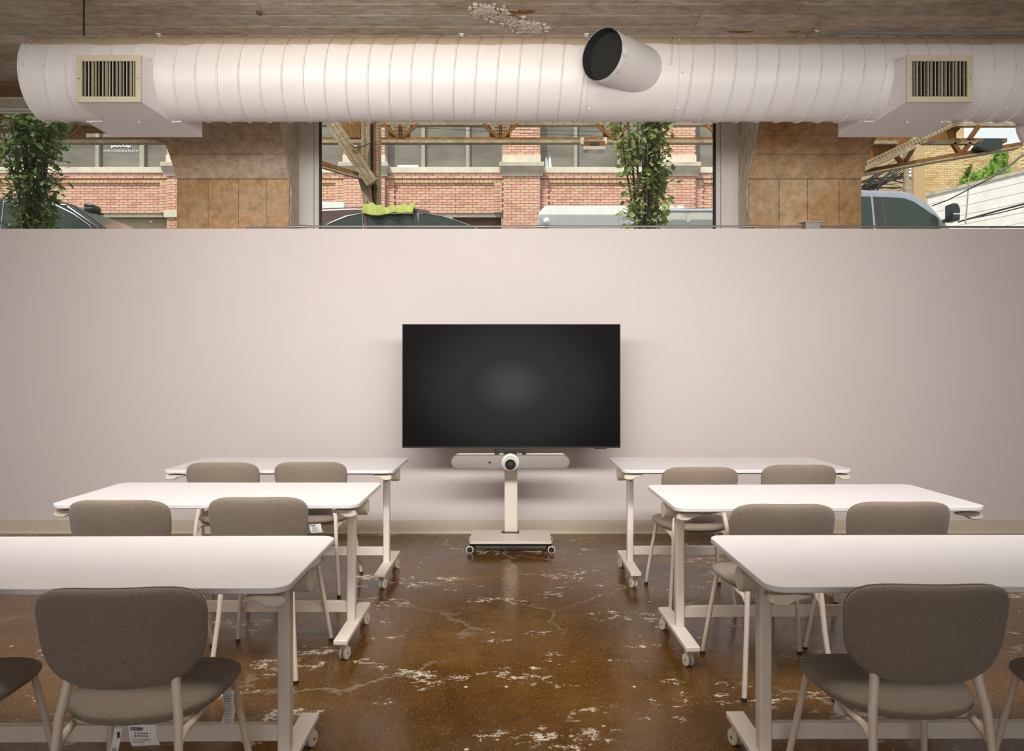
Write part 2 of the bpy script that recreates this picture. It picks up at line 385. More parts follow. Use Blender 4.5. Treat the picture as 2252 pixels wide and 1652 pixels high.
def screen_mat():
    m, nt, b = nodes('graded_black_screen')
    tc = N(nt, 'ShaderNodeTexCoord'); ln = N(nt, 'ShaderNodeVectorMath', operation='LENGTH')
    mp = N(nt, 'ShaderNodeMapping'); mp.inputs['Scale'].default_value = (1.0, 0.0, 1.35); L(nt, tc.outputs['Object'], mp.inputs[0]); L(nt, mp.outputs[0], ln.inputs[0])
    r = ramp(nt, ln.outputs['Value'], [(0.0, (0.056, 0.056, 0.056)), (0.35, (0.022, 0.022, 0.022)), (0.9, (0.002, 0.002, 0.002))])  # emission falls from grey at the centre to black at the edges
    r.color_ramp.interpolation = 'EASE'
    b.inputs['Base Color'].default_value = (0.005, 0.005, 0.005, 1); b.inputs['Roughness'].default_value = 0.5
    b.inputs['Specular IOR Level'].default_value = 0.05
    L(nt, r.outputs[0], b.inputs['Emission Color']); b.inputs['Emission Strength'].default_value = 1.0
    return m
M['screen'] = screen_mat()

# ------------------------------------------------------------------ room shell
WY = 6.61; XL, XR, YB = -6.4, 6.2, -3.5; CZ = 3.84
struct(MB().box(XL - .2, XR + .2, YB - .2, WY + 0.12, -0.2, 0).build('floor', M['floor']))
fl2 = MB().box(XL, XR, WY, WY + 0.115, 0, 2.495)
wb = struct(fl2.build('wall_back', M['wall']))
MB().box(2.144, 2.146, WY - .0012, WY, 0.12, 2.495).build('seam', M['wall'], wb)
hk = MB().tube([(3.535, WY, 2.032), (3.535, WY - .012, 2.03), (3.537, WY - .014, 2.005), (3.528, WY - .02, 1.998), (3.52, WY - .02, 2.008)], .0022, 6)
hk.build('hook', M['frame'], wb, smooth=SM)
struct(MB().box(XL - .2, XL, YB, 8.0, 0, CZ + .2).build('wall_left', M['wall']))
struct(MB().box(XR, XR + .2, YB, 8.0, 0, CZ + .2).build('wall_right', M['wall']))
struct(MB().box(XL, XR, YB - .2, YB, 0, CZ + .2).build('wall_rear', M['wall']))
# cove base with toe, in lengths
prof = [(0, 0), (-0.016, 0), (-0.014, 0.006), (-0.006, 0.014), (-0.004, 0.02), (-0.004, 0.108), (0, 0.113)]
bb = None
cuts = [XL, -3.7, -0.924, 1.9, 4.4, XR]
root_b = struct(MB().box(XL, XR, WY - .001, WY, 0.0, 0.112).build('baseboard_back', M['base']))
for a, b_ in zip(cuts[:-1], cuts[1:]):
    MB().prism(prof, lambda p, q, a=a: (a + .001, WY + p, q), lambda p, q, b_=b_: (b_ - .001, WY + p, q)).build('board', M['base'], root_b, bevel=0)
# ledge behind the partition and outer wall below the windows
struct(MB().box(XL, XR, WY + .12, 7.25, 2.30, 2.44).build('trim_ledge', M['wall']), 'white ledge between the partition and the windows')
struct(MB().box(XL - .2, XR + .2, 7.24, 7.5, 0, 2.46).build('wall_window_side', M['stone']))
# ceiling: slab and board-formed strips
ceil = struct(MB().box(XL - .2, XR + .2, YB - .2, 7.0, CZ + .04, CZ + .3).build('ceiling', M['ceil']))
y = 4.0
rnd = random.Random(3)
while y < 6.99:
    wd = min(rnd.choice([.17, .18, .185, .16]), 7.0 - y)
    xs = [XL] + sorted(rnd.uniform(-5, 5) for _ in range(2)) + [XR]
    for a, b_ in zip(xs[:-1], xs[1:]):
        dz = rnd.uniform(0, .006)
        MB().box(a + .002, b_ - .002, y + .006, y + wd - .006, CZ + dz, CZ + .045).build('board', M['ceil'], ceil)
    y += wd
# spalled patch: broken aggregate with two exposed rusty bars
sp = MB(); rs = random.Random(11)
for k in range(520):
    u = rs.gauss(0, 1); t = rs.random()
    px = 1040 + 150 * t + rs.gauss(0, 10); py = 24 + 36 * t + rs.gauss(0, 7) - 8 * math.sin(t * 6)
    D = 2.48 * F / (CY - py); q = P(px, py, D)
    r = rs.uniform(.007, .021)
    sp.ball((q.x, q.y, CZ - .002), r, 5, 4, (rs.uniform(.7, 1.4), rs.uniform(.7, 1.6), .6))
sp.build('spalled_aggregate', M['spall'], ceil, kind='stuff')
dk = MB()
for k in range(46):
    t = rs.random(); px = 1085 + 80 * t + rs.gauss(0, 5); py = 26 + 34 * t + rs.gauss(0, 5); D = 2.48 * F / (CY - py); q = P(px, py, D)
    dk.ball((q.x, q.y, CZ - .001), rs.uniform(.006, .016), 5, 4, (1.6, 1, .5))
dk.build('spall_pit', M['lintel'], ceil, kind='stuff')
for (px, py, ln) in ((1062, 26, .08), (1148, 26, .09), (1155, 23, .05), (1630, 69, .09), (1745, 69, .04)):
    D = 2.48 * F / (CY - py); q = P(px, py, D)
    MB().tube([(q.x - ln, q.y, CZ + .004), (q.x, q.y + .004, CZ - .003), (q.x + ln, q.y, CZ + .004)], .008, 6).build('rebar', M['rust'], ceil, smooth=SM)
D = 2.48 * F / (CY - 28); q = P(570, 28, D)
MB().ball((q.x, q.y, CZ), .03, 10, 6, (.7, 1.3, .25)).build('knot_hole', M['lintel'], ceil, smooth=SM)
# beam over the windows
struct(MB().box(XL, XR, 7.0, 7.45, 3.71, CZ + .3).build('lintel', M['lintel']), 'brown concrete beam above the windows')
struct(MB().box(XL, XR, 7.02, 7.44, 3.70, 3.712).build('trim_soffit', M['colside']), 'pale underside of the beam above the windows')

def column(x0, x1, side, label):
    """concrete column with a haunch that leans out to the room near the ceiling"""
    c = struct(MB().prism([(7.03, 2.3), (7.03, 3.02), (6.90, 3.18), (6.75, 3.30), (6.47, 3.58), (6.30, CZ), (7.3, CZ), (7.3, 2.3)],
                          lambda p, q: (x0 + .01, p, q), lambda p, q: (x1 - .01, p, q)).build('column', M['col'], bevel=.01))
    c['label'] = label
    w_ = (x1 - x0)
    fr = [0, .28, .55, .8, 1.0] if side < 0 else [0, .27, .52, .80, 1.0]
    for a, b_ in zip(fr[:-1], fr[1:]):
        MB().box(x0 + w_ * a + .0015, x0 + w_ * b_ - .0015, 7.0, 7.05, 2.3, 2.992).build('panel', M['col'], c, bevel=.003, seg=1)
    prof = [(7.0, 2.996), (6.85, 3.17), (6.70, 3.29), (6.50, 3.49), (6.40, 3.58), (6.25, CZ)]
    for (ya, za), (yb, zb) in zip(prof[:-1], prof[1:]):
        MB().prism([(ya, za), (yb, zb - .002), (yb + .05, zb - .002), (ya + .05, za)], lambda p, q: (x0, p, q), lambda p, q: (x1, p, q)).build('panel', M['haunch'] if side < 0 else M['col'], c, bevel=.002, seg=1)
    # rough whitewashed flank that faces the middle window
    xi = x1 if side < 0 else x0; s = -side
    rr = random.Random(5); mb = MB(); nz = 26
    vs = []
    for i in range(nz + 1):
        z = 2.3 + (CZ - 2.3) * i / nz
        yf = 7.0 if z < 3 else 7.0 - (z - 3) * .86
        j = rr.uniform(-.010, .012)
        vs += [(xi - s * .002, yf + .02 + j, z), (xi + s * (.006 + j * .6), yf + .03 + j, z), (xi + s * .008, 7.31, z)]
    fs = []
    for i in range(nz):
        for k in range(2): a = i * 3 + k; fs.append((a, a + 1, a + 4, a + 3))
    mb.add(vs, fs); mb.build('side_face', M['colside'], c)
    return c
column(-2.910, -1.932, -1, 'brown concrete column left of the middle window, splayed near the top')
column(2.055, 3.033, 1, 'brown concrete column right of the middle window, splayed near the top')

# windows
def window(n, x0, x1, pl, pr, label):
    """x0..x1 clear glass, pl / pr widths of the flanking frame faces"""
    r = struct(thing('window_%d' % n, label, 'window')); del r['category']
    Y = 7.3
    if pl:
        MB().box(x0 - pl, x0 - .055, Y, Y + .10, 2.44, 3.72).build('frame', M['frame'], r, bevel=.003)
        MB().box(x0 - .053, x0 - .012, Y + .02, Y + .09, 2.44, 3.72).build('frame', M['frame'], r, bevel=.003)
        MB().box(x0 - .012, x0 + .006, Y + .03, Y + .07, 2.46, 3.70).build('gasket', M['gasket'], r)
    if pr:
        MB().box(x1 + .055, x1 + pr, Y, Y + .10, 2.44, 3.72).build('frame', M['frame'], r, bevel=.003)
        MB().box(x1 + .012, x1 + .053, Y + .02, Y + .09, 2.44, 3.72).build('frame', M['frame'], r, bevel=.003)
        MB().box(x1 - .006, x1 + .012, Y + .03, Y + .07, 2.46, 3.70).build('gasket', M['gasket'], r)
    MB().box(x0, x1, Y + .0, Y + .09, 3.688, 3.72).build('frame', M['frame'], r, bevel=.003)
    MB().box(x0, x1, Y + .0, Y + .09, 2.44, 2.47).build('sill', M['frame'], r, bevel=.003)
    MB().box(x0, x1, Y + .045, Y + .053, 2.47, 3.69).build('pane', M['glass'], r)
window(1, XL, -2.93, 0, .06, 'left window between the side wall and the concrete column')
window(2, -1.740, 1.838, .197, .21, 'middle window with white frames and black gaskets')
window(3, 3.05, XR, .02, 0, 'right window beyond the concrete column')

# conduit along the partition and its junction box
cz = 2.527
c = tag(MB().tube([(-2.21, 6.685, cz - .006), (-1.6, 6.685, cz), (2.40, 6.685, cz)], .0085, 10).build('conduit', M['emt'], smooth=SM), 'thin metal conduit lying along the top of the white wall', 'conduit')
MB().tube([(2.545, 6.685, cz), (3.6, 6.685, cz - .004), (5.9, 6.685, cz - .006)], .0085, 10).build('conduit_run', M['emt'], c, smooth=SM)
for x_ in (-1.77, .2, 1.95): MB().cyl((x_, 6.685, cz), (x_ + .06, 6.685, cz), .012, 10).build('coupling', M['steel'], c, smooth=SM)
jb = thing('junction_box', 'small grey metal junction box on top of the white wall', 'junction box', (2.475, 6.685, 2.495))
MB().box(-.06, .06, -.05, .05, 0, .06).build('box', M['emt'], jb, bevel=.003)
MB().box(-.085, .075, -.06, .055, .060, .066).build('cover', M['frame'], jb, bevel=.002)
for x_ in (-.03, .03): MB().cyl((x_, -.0515, .03), (x_, -.049, .03), .013, 12).build('knockout', M['steel'], jb)

# ------------------------------------------------------------------ spiral duct
DR, DY, DZ = 0.2596, 5.26, 3.231
X0, X1 = -3.062, 4.6
duct = thing('spiral_duct', 'long white round spiral duct hung below the concrete ceiling', 'duct')
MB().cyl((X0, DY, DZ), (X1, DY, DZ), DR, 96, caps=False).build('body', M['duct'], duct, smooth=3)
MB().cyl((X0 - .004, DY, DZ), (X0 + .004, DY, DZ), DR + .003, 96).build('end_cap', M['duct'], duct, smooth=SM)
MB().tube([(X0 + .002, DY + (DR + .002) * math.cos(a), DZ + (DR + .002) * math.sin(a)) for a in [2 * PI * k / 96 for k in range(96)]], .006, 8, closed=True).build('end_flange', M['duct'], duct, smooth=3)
pitch = 0.1338
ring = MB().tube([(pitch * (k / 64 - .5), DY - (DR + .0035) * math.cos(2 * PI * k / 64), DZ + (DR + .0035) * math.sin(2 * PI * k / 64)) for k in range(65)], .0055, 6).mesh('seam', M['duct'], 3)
x = -2.965
while x < X1:
    if not (.44 < x < 1.03):
        o = bpy.data.objects.new('seam', ring); COL.objects.link(o); o.parent = duct; o.location = (x, 0, 0)
    x += pitch
for jx in (.47, 1.035, 3.13):
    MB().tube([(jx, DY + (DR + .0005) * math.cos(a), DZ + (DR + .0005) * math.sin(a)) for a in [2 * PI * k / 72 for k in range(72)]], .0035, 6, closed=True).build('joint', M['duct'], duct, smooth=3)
    for a in (2.3, 3.3, 4.2):
        MB().ball((jx + .02, DY + DR * math.cos(a), DZ + DR * math.sin(a)), .008, 8, 6).build('screw', M['duct'], duct, smooth=3)
# lateral branch at 45 degrees, open end
bc = Vector((0.545 - .01, 4.82, DZ)); bd = Vector((1, 1, 0)).normalized(); br = .151
b0 = bc; b1 = bc + bd * .62
bm = MB()
n = 64
for (c0, c1, r) in ((b0 + bd * .045, b1, br),):
    bm.cyl(c0, c1, r, n, caps=False)
brn = bm.build('branch', M['duct'], duct, smooth=3)
MB().cyl(b0, b0 + bd * .05, br + .002, n, caps=False).build('rim', M['galv'], brn, smooth=3)
MB().cyl(b0 + bd * .001, b1 - bd * .1, br - .003, n, caps=False).build('shade_lining', M['inner_shade'], brn, smooth=3)
MB().cyl(b0 + bd * .072, b0 + bd * .078, br - .002, n).build('shade_backing', M['inner_shade'], brn)  # black disc painted in for the shaded depth of the pipe
for ang in (-.9, -.3, 2.6):
    s_ = bd.cross(Vector((0, 0, 1))); q = b0 + bd * .03 + s_ * math.cos(ang) * (br + .003) + Vector((0, 0, 1)) * math.sin(ang) * (br + .003)
    MB().ball(q, .006, 8, 6).build('screw', M['steel'], brn, smooth=3)
# capped branch at the far right
q0 = Vector((3.95, 5.25, 3.12)); q1 = Vector((3.50, 5.60, 2.985)); dd = (q0 - q1).normalized()
pts = [q1 + dd * (.155 * (1 - math.cos(t))) for t in [0, .3, .6, .9, 1.2, PI / 2]] + [q0]
rs_ = [.005] + [.155 * math.sin(t) for t in (.3, .6, .9, 1.2, PI / 2)] + [.155]
rs_[1] = .06
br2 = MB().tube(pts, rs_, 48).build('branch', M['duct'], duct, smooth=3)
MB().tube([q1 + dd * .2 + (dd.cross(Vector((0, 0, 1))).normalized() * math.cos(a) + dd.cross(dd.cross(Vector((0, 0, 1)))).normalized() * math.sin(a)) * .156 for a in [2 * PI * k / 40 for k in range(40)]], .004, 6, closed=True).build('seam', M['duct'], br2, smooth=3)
hg = MB().cyl((-2.79, DY, DZ + DR - .01), (-2.79, DY, CZ + .02), .0065, 8)
tag(hg.build('threaded_rod', M['dark'], smooth=SM), 'thin black threaded rod holding the duct near its left end', 'rod')
for i, x_ in enumerate((-2.63, -.375, .555)):
    t = thing('ceiling_clip', ['small metal strap clip on the ceiling above the left grille', 'small metal strap clip on the ceiling left of the open branch pipe', 'small metal strap clip on the ceiling just above the open branch pipe'][i], 'clip', (x_, 6.02, CZ))
    MB().box(-.018, .018, -.03, .03, -.006, .006).build('plate', M['galv'], t, bevel=.002)
    MB().tube([(0, -.01, -.004), (0, -.014, -.03), (.004, 0, -.05), (0, .012, -.075)], .006, 6, flat=.5).build('strap', M['galv'], t, smooth=SM)

# register boxes
def register(x0, x1, sx0, sx1, label):
    z0, z1, Y = 2.965, 3.243, 4.88
    t = thing('air_register', label, 'vent', ((x0 + x1) / 2, Y, z0), 0, 'register boxes on the duct')
    w_ = (x1 - x0) / 2; h = z1 - z0; cx_ = (x0 + x1) / 2
    # hollow neck, cut to the duct's curve at the back
    mb = MB(); n = 12; vs = []; fs = []
    def yb(z):
        dz_ = (z + z0) - DZ
        return (DY - math.sqrt(max(DR ** 2 - dz_ ** 2, 0))) - Y + .004 if abs(dz_) < DR else DY - Y
    zs = [h * i / n for i in range(n + 1)]
    fl = .018
    for s in (-1, 1):
        b = len(vs)
        for z in zs: vs += [(s * w_, .006, z), (s * (w_ + fl), yb(z), z)]
        for i in range(n): fs.append((b + 2 * i, b + 2 * i + 1, b + 2 * i + 3, b + 2 * i + 2))
    b = len(vs); vs += [(-w_, .006, 0), (w_, .006, 0), (w_ + fl, DY - Y + .02, 0), (-w_ - fl, DY - Y + .02, 0)]; fs.append((b, b + 1, b + 2, b + 3))
    b = len(vs); vs += [(-w_, .006, h), (w_, .006, h), (w_ + fl, yb(h), h), (-w_ - fl, yb(h), h)]; fs.append((b, b + 3, b + 2, b + 1))
    mb.add(vs, fs); mb.build('neck', M['ductwhite'], t)
    MB().box(-w_ + .004, w_ - .004, .10, .11, .004, h - .004).build('shade_backing', M['inner_shade'], t)  # black sheet painted in for the shade inside the box
    # saddle box behind / below the duct
    sad = MB().box(sx0 - cx_, sx1 - cx_, DY + .016 - Y, 5.63 - Y, 0.0, .24).build('saddle', M['ductwhite'], t, bevel=.002)
    # face frame of four mitred bars
    ow, oh, fw = w_ + .003, h + .003, .034
    iw = ow - fw
    fr = MB()
    O = [(-ow, -.003), (ow, -.003), (ow, oh), (-ow, oh)]; I = [(-iw, .031), (iw, .031), (iw, oh - .036), (-iw, oh - .036)]
    for k in range(4):
        a, b2, c2, d2 = O[k], O[(k + 1) % 4], I[(k + 1) % 4], I[k]
        MB().prism([a, b2, c2, d2], lambda p, q: (p, -.008, q), lambda p, q: (p, .006, q)).build('frame', M['register'], t, bevel=.0012, seg=1)
    nb = 15
    bl = MB().box(-.0018, .0018, -.002, .016, .031, oh - .036, Matrix.Identity(4)).mesh('slat', M['register'])
    for k in range(nb):
        o = bpy.data.objects.new('slat', bl); COL.objects.link(o); o.parent = t
        o.location = (-iw + (k + .7) * 2 * iw / (nb + .4), .002, 0); o.rotation_euler = (0, 0, math.radians(22) * math.sin(k * 1.7 + (x0 < 0)) * .6)
    hb = MB().box(-iw, iw, .028, .045, -.001, .001).mesh('rear_slat', M['dark'])  # rear slats coloured near-black, so shade in the gaps is painted
    for k in range(10):
        o = bpy.data.objects.new('rear_slat', hb); COL.objects.link(o); o.parent = t; o.location = (0, 0, .042 + k * .0205)
    for s in (-1, 1): MB().cyl((s * (iw + .016), -.011, h / 2), (s * (iw + .016), -.007, h / 2), .0045, 10).build('screw', M['steel'], t)
    for xx in (sx0 - cx_ + .03, 0, w_ + .03, sx1 - cx_ - .02):
        MB().ball((xx, DY - Y + .014, -.001), .007, 8, 6).build('screw', M['ductwhite'], t, smooth=3)
    return t
register(-2.628, -2.243, -2.785, -2.160, 'beige slatted air register in a white box near the left end of the duct')
register(2.386, 2.780, 2.274, 2.874, 'beige slatted air register in a white box toward the right of the duct')

# flexible conduit on the ceiling at the right
q = [P(1774, 92, 5.62), P(1776, 76, 5.70), P(1790, 64, 5.80), P(1802, 72, 5.80), P(1806, 84, 5.75)]
tag(MB().tube(q, .012, 8).build('flexible_conduit', M['emt'], smooth=SM), 'short loop of flexible metal conduit above the duct', 'conduit')
cdt = tag(MB().tube([P(1818, 88, 5.66), P(1832, 76, 5.8), P(1860, 69, 5.88), (2.75, 5.92, 3.815), (4.2, 5.92, 3.815), (5.9, 5.92, 3.815)], .011, 8).build('ceiling_conduit', M['emt'], smooth=SM), 'long straight metal conduit along the ceiling at the upper right', 'conduit')
for x_ in (3.12, 3.22): MB().cyl((x_, 5.92, 3.815), (x_ + .03, 5.92, 3.815), .017, 10).build('coupling', M['emt'], cdt, smooth=SM)

# ------------------------------------------------------------------ television, bar, stand
tv = thing('television', 'large flat black television with a faint grey glow on a white stand', 'television', (-.005, 6.14, 1.218))
W_, H_ = .829, .471
MB().box(-W_, W_, .0, .028, -H_, H_).build('back_shell', M['dark'], tv, bevel=.004)
MB().box(-W_ + .006, W_ - .006, -.0035, .002, -H_ + .013, H_ - .006).build('screen', M['screen'], tv)
for (a, b_, c_, d_) in ((-W_, W_, H_ - .005, H_), (-W_, W_, -H_, -H_ + .011), (-W_, -W_ + .005, -H_, H_), (W_ - .005, W_, -H_, H_)):
    MB().box(a, b_, -.006, .004, c_, d_).build('bezel', M['dark'], tv, bevel=.001, seg=1)
MB().box(W_ - .20, W_ - .105, -.004, .012, -H_ - .008, -H_).build('sensor', M['dark'], tv, bevel=.002)
MB().box(-.4, .4, .028, .06, -.3, .15).build('rear_housing', M['dark'], tv, bevel=.01)

st = thing('display_stand', 'white rolling stand with a flat base and single column under the television', 'stand', (-.010, 6.10, 0))
MB().prism(rp(-.30, .30, -.22, .20, .008), lambda p, q: (p, q, .072), lambda p, q: (p, q, .090)).build('base', M['white'], st, bevel=.002)
MB().box(-.28, .28, -.17, .17, .045, .072).build('underframe', M['dark'], st, bevel=.004)
MB().box(-.048, .052, .11, .16, .09, 1.35).build('column', M['white'], st, bevel=.006)
MB().prism([(-.075, .095), (-.055, .075), (.065, .075), (.065, .155), (-.055, .155)], lambda p, q: (p, q, .090), lambda p, q: (p, q, .096)).build('foot_plate', M['dark'], st)
MB().box(-.20, .20, .101, .110, 1.0, 1.35).build('mount_plate', M['dark'], st, bevel=.004)
for xx in (-.298, .298):
    for yy in (-.20, .15):
        s = -1 if xx < 0 else 1
        cs = MB().tube([(xx - s * .005, yy + .0, .072), (xx - s * .005, yy, .05)], .008, 8).build('caster', M['dark'], st, smooth=SM)
        MB().cyl((xx - .0, yy - .014, .0275), (xx - .0, yy + .014, .0275), .0272, 28).build('tyre', M['white'], cs, smooth=SM, bevel=.003)
        MB().cyl((xx - .0, yy - .0155, .0275), (xx - .0, yy + .0155, .0275), .0205, 28).build('hub', M['dark'], cs, smooth=SM)
vb = thing('video_bar', 'rounded grey video conference bar with a round camera below the television', 'camera bar', (-.012, 6.02, .657))
hw, hh = .441, .052
mb = MB(); prof = []
def stad(hw, hh, n=16):
    p = []
    for s, a0 in ((1, -PI / 2), (-1, PI / 2)):
        for i in range(n + 1):
            a = a0 + PI * i / n; p.append((s * (hw - hh) + hh * math.cos(a), hh * math.sin(a)))
    return p
lay = [(-.050, .80), (-.046, .93), (-.036, .985), (-.020, 1.0), (.0, 1.0), (.02, .985), (.03, .9)]
S = stad(1, 1); vs = []; fs = []
for (yy, sc_) in lay:
    for (p, q) in stad(hw - hh * (1 - sc_), hh * sc_): vs.append((p, yy, q))
nn = len(S)
for i in range(len(lay) - 1):
    for k in range(nn): fs.append((i * nn + k, i * nn + (k + 1) % nn, (i + 1) * nn + (k + 1) % nn, (i + 1) * nn + k))
fs.append(tuple(range(nn))); fs.append(tuple(range((len(lay) - 1) * nn, len(lay) * nn)))
mb.add(vs, fs).build('body', M['barfab'], vb, smooth=SM)
MB().prism(stad(hw - .012, hh - .004), lambda p, q: (p, .018, q + .010), lambda p, q: (p, .048, q + .010)).build('rear_shell', M['white'], vb, smooth=SM, bevel=.004)
cxx = .0
MB().tube([(cxx, -.045, .0), (cxx, -.056, .0), (cxx, -.060, .0)], [.066, .065, .060], 48).build('camera_ring', M['white'], vb, smooth=SM)
hd = MB().tube([(cxx, -.055, .003), (cxx, -.085, -.001), (cxx, -.095, -.003)], [.046, .0465, .044], 40).build('camera_head', M['top'], vb, smooth=SM)
MB().tube([(cxx, -.092, -.010), (cxx, -.098, -.011)], [.040, .039], 40).build('lens_face', M['dark'], hd, smooth=SM)
MB().tube([(cxx, -.097, -.004), (cxx, -.101, -.004)], [.020, .018], 32).build('lens', M['rubber'], hd, smooth=SM)
MB().cyl((cxx, -.1, -.004), (cxx, -.1025, -.004), .008, 20).build('lens_glass', M['carglass'], hd)
MB().cyl((-.153, -.049, .0), (-.153, -.0535, .0), .0085, 20).build('side_sensor', M['dark'], vb, smooth=SM)
# dark bracket linking bar and screen
bk = MB()
MB().box(-.115, -.085, -.01, .02, .050, .085).build('bracket', M['dark'], vb, bevel=.002)
MB().box(.085, .115, -.01, .02, .050, .085).build('bracket', M['dark'], vb, bevel=.002)
MB().box(-.05, .05, -.01, .02, .058, .083).build('bracket', M['dark'], vb, bevel=.002)
MB().box(-.12, .12, -.008, .03, .079, .089).build('crossbar', M['dark'], vb, bevel=.002)

# ------------------------------------------------------------------ tables
def make_table(label):
    t = thing('folding_table', label, 'table', (0, 0, 0), 0, 'white flip top tables on casters')
    tp = MB().prism(rp(-.70, .70, -.35, .35, .055, 10), lambda p, q: (p, q, .720), lambda p, q: (p, q, .740))
    tp.build('tabletop', M['top'], t, smooth=SM, bevel=.0035, seg=3)
    MB().box(-.605, .605, .0, .045, .668, .712).build('beam', M['white'], t, bevel=.003)
    for s in (-1, 1):
        MB().box(s * .604 - .02, s * .604 + .02, -.026, .026, .108, .655).build('leg', M['white'], t, bevel=.006, seg=3)
        ft = MB().box(s * .612 - .033, s * .612 + .033, -.305, .305, .086, .109).build('foot', M['white'], t, bevel=.005, seg=3)
        # top bracket: yoke that carries the tilting top
        MB().prism([(-.02, .655), (.02, .655), (.03, .70), (.15, .712), (.15, .72), (-.17, .72), (-.17, .71), (-.04, .70)],
                   lambda p, q: (s * .604 - .016, p, q), lambda p, q: (s * .604 + .016, p, q)).build('top_bracket', M['white'], t, bevel=.003)
        kb = MB().cyl((s * .632, .01, .668), (s * .684, .01, .668), .041, 36).build('tilt_knob', M['plastic'], t, smooth=SM, bevel=.004)
        MB().cyl((s * .624, .01, .668), (s * .632, .01, .668), .036, 30).build('collar', M['white'], kb, smooth=SM)
        MB().prism([(.045, .678), (.075, .672), (.045, .662)], lambda p, q: (s * .645, p, q), lambda p, q: (s * .668, p, q)).build('catch', M['plastic'], kb, bevel=.001)
        # release lever under the front edge
        lp = [(-.03, -.012), (-.02, .008), (.05, .010), (.085, .006), (.09, .0), (.05, -.006), (.02, -.020), (-.01, -.020)]
        x0_ = s * (-1)
        MB().prism(lp, lambda p, q: (s * .690 + x0_ * (p + .03), -.330, .700 + q * 1.1), lambda p, q: (s * .690 + x0_ * (p + .03), -.290, .700 + q * 1.1)).build('release_lever', M['plastic'], t, smooth=SM, bevel=.004)
        MB().cyl((s * .648, .25, .70), (s * .648, .25, .72), .018, 20).build('bumper', M['plastic'], t, smooth=SM)
        MB().cyl((s * .648, -.27, .697), (s * .648, -.27, .72), .016, 20).build('bumper', M['plastic'], t, smooth=SM)
        MB().cyl((s * .604, -.0285, .632), (s * .604, -.025, .632), .008, 12).build('bolt', M['steel'], t, smooth=SM)
        MB().cyl((s * .5825, 0, .615), (s * .6255, 0, .615), .008, 12).build('bolt', M['steel'], t, smooth=SM)
        for yy in (-.255, .255):
            cs = MB().cyl((s * .612, yy, .074), (s * .612, yy, .087), .021, 20).build('caster', M['plastic'], t, smooth=SM)
            a = -.5 * s
            R = Matrix.Translation((s * .612, yy, 0)) @ Matrix.Rotation(a * .6, 4, 'Z')
            def rot(mb): mb.v = [tuple(R @ Vector(v)) for v in mb.v]; return mb
            rot(MB().prism([(-.012, .076), (.022, .076), (.036, .045), (.030, .022), (.018, .026), (.005, .06)], lambda p, q: (-.016, p, q), lambda p, q: (.016, p, q))).build('fork', M['plastic'], cs, bevel=.003)
            for sx in (-1, 1):
                rot(MB().cyl((sx * .017, .02, .0285), (sx * .005, .02, .0285), .028, 28)).build('wheel', M['plastic'], cs, smooth=SM, bevel=.003)
            rot(MB().cyl((-.0185, .02, .0285), (.0185, .02, .0285), .006, 12)).build('axle', M['steel'], cs, smooth=SM)
    MB().box(-.585, .585, -.012, .018, .150, .203).build('crossbar', M['white'], t, bevel=.003)
    return t
T = [((-1.34, 2.615), 0.012, 'white folding table at the left front, nearest the camera, one chair pushed up to it'),
     ((-1.398, 3.998), 0.0, 'white folding table in the middle row on the left side of the aisle'),
     ((-1.410, 5.205), -.012, 'white folding table in the back row on the left, beside the television stand'),
     ((1.425, 2.638), 0.006, 'white folding table at the right front, cut off by the frame, warm pink sheen'),
     ((1.415, 3.925), 0.022, 'white folding table in the middle row on the right side of the aisle'),
     ((1.366, 5.222), 0.006, 'white folding table in the back row on the right, beside the television stand')]
t0 = make_table(T[0][2]); t0.location = (T[0][0][0], T[0][0][1], 0); t0.rotation_euler = (0, 0, T[0][1])
for (xy, rz, lb) in T[1:]: dup(t0, (xy[0], xy[1], 0), rz, lb)

# ------------------------------------------------------------------ chairs
def pad(outline, thick, place, rings=(0, .35, .65, .82, .91, .96, .985, 1.0), n=56, crown=1.0):
    """cushion: rings from centre to edge on both faces; place(u, v, t) -> point"""
    vs = []; fs = []
    pts = [outline(2 * PI * k / n) for k in range(n)]
    for side in (1, -1):
        b = len(vs); vs.append(place(0, 0, side * thick / 2))
        for r in rings[1:]:
            t = thick / 2 * math.sqrt(max(0, 1 - r ** 7 * .98)) if r < 1 else thick * .10
            for (u, v) in pts: vs.append(place(u * r, v * r, side * t))
        for k in range(n):
            f = (b, b + 1 + k, b + 1 + (k + 1) % n); fs.append(f if side > 0 else f[::-1])
        for i in range(len(rings) - 2):
            a = b + 1 + i * n; c2 = a + n
            for k in range(n):
                l = (k + 1) % n; f = (a + k, c2 + k, c2 + l, a + l); fs.append(f if side > 0 else f[::-1])
    half = len(vs) // 2; a = 1 + (len(rings) - 2) * n
    for k in range(n):
        l = (k + 1) % n; fs.append((a + k, half + a + k, half + a + l, a + l))
    return MB().add(vs, fs), pts
def sup(a, bt, bb_, nt_, nb_):
    def f(th):
        c_, s_ = math.cos(th), math.sin(th)
        n_ = nt_ if s_ >= 0 else nb_; b_ = bt if s_ >= 0 else bb_
        r = 1 / ((abs(c_) ** n_ + abs(s_) ** n_) ** (1 / n_))
        return (a * r * c_, b_ * r * s_)
    return f
def back_place(u, v, t):
    # u across, v up, t along the normal (+ = toward the table)
    uu = u * (1 + .05 * min(1, max(-1, v / .135)))
    z = .662 + v; y = -.205 - (z - .53) * .16 + 1.15 * u * u - .0
    return (uu, y + t, z)
def seat_place(u, v, t):
    uu = u * (1 + .10 * (v / .21))
    z = .433 + .35 * u * u * .6 - .004 * math.cos(v * 9)
    return (uu, .035 + v, z + t)
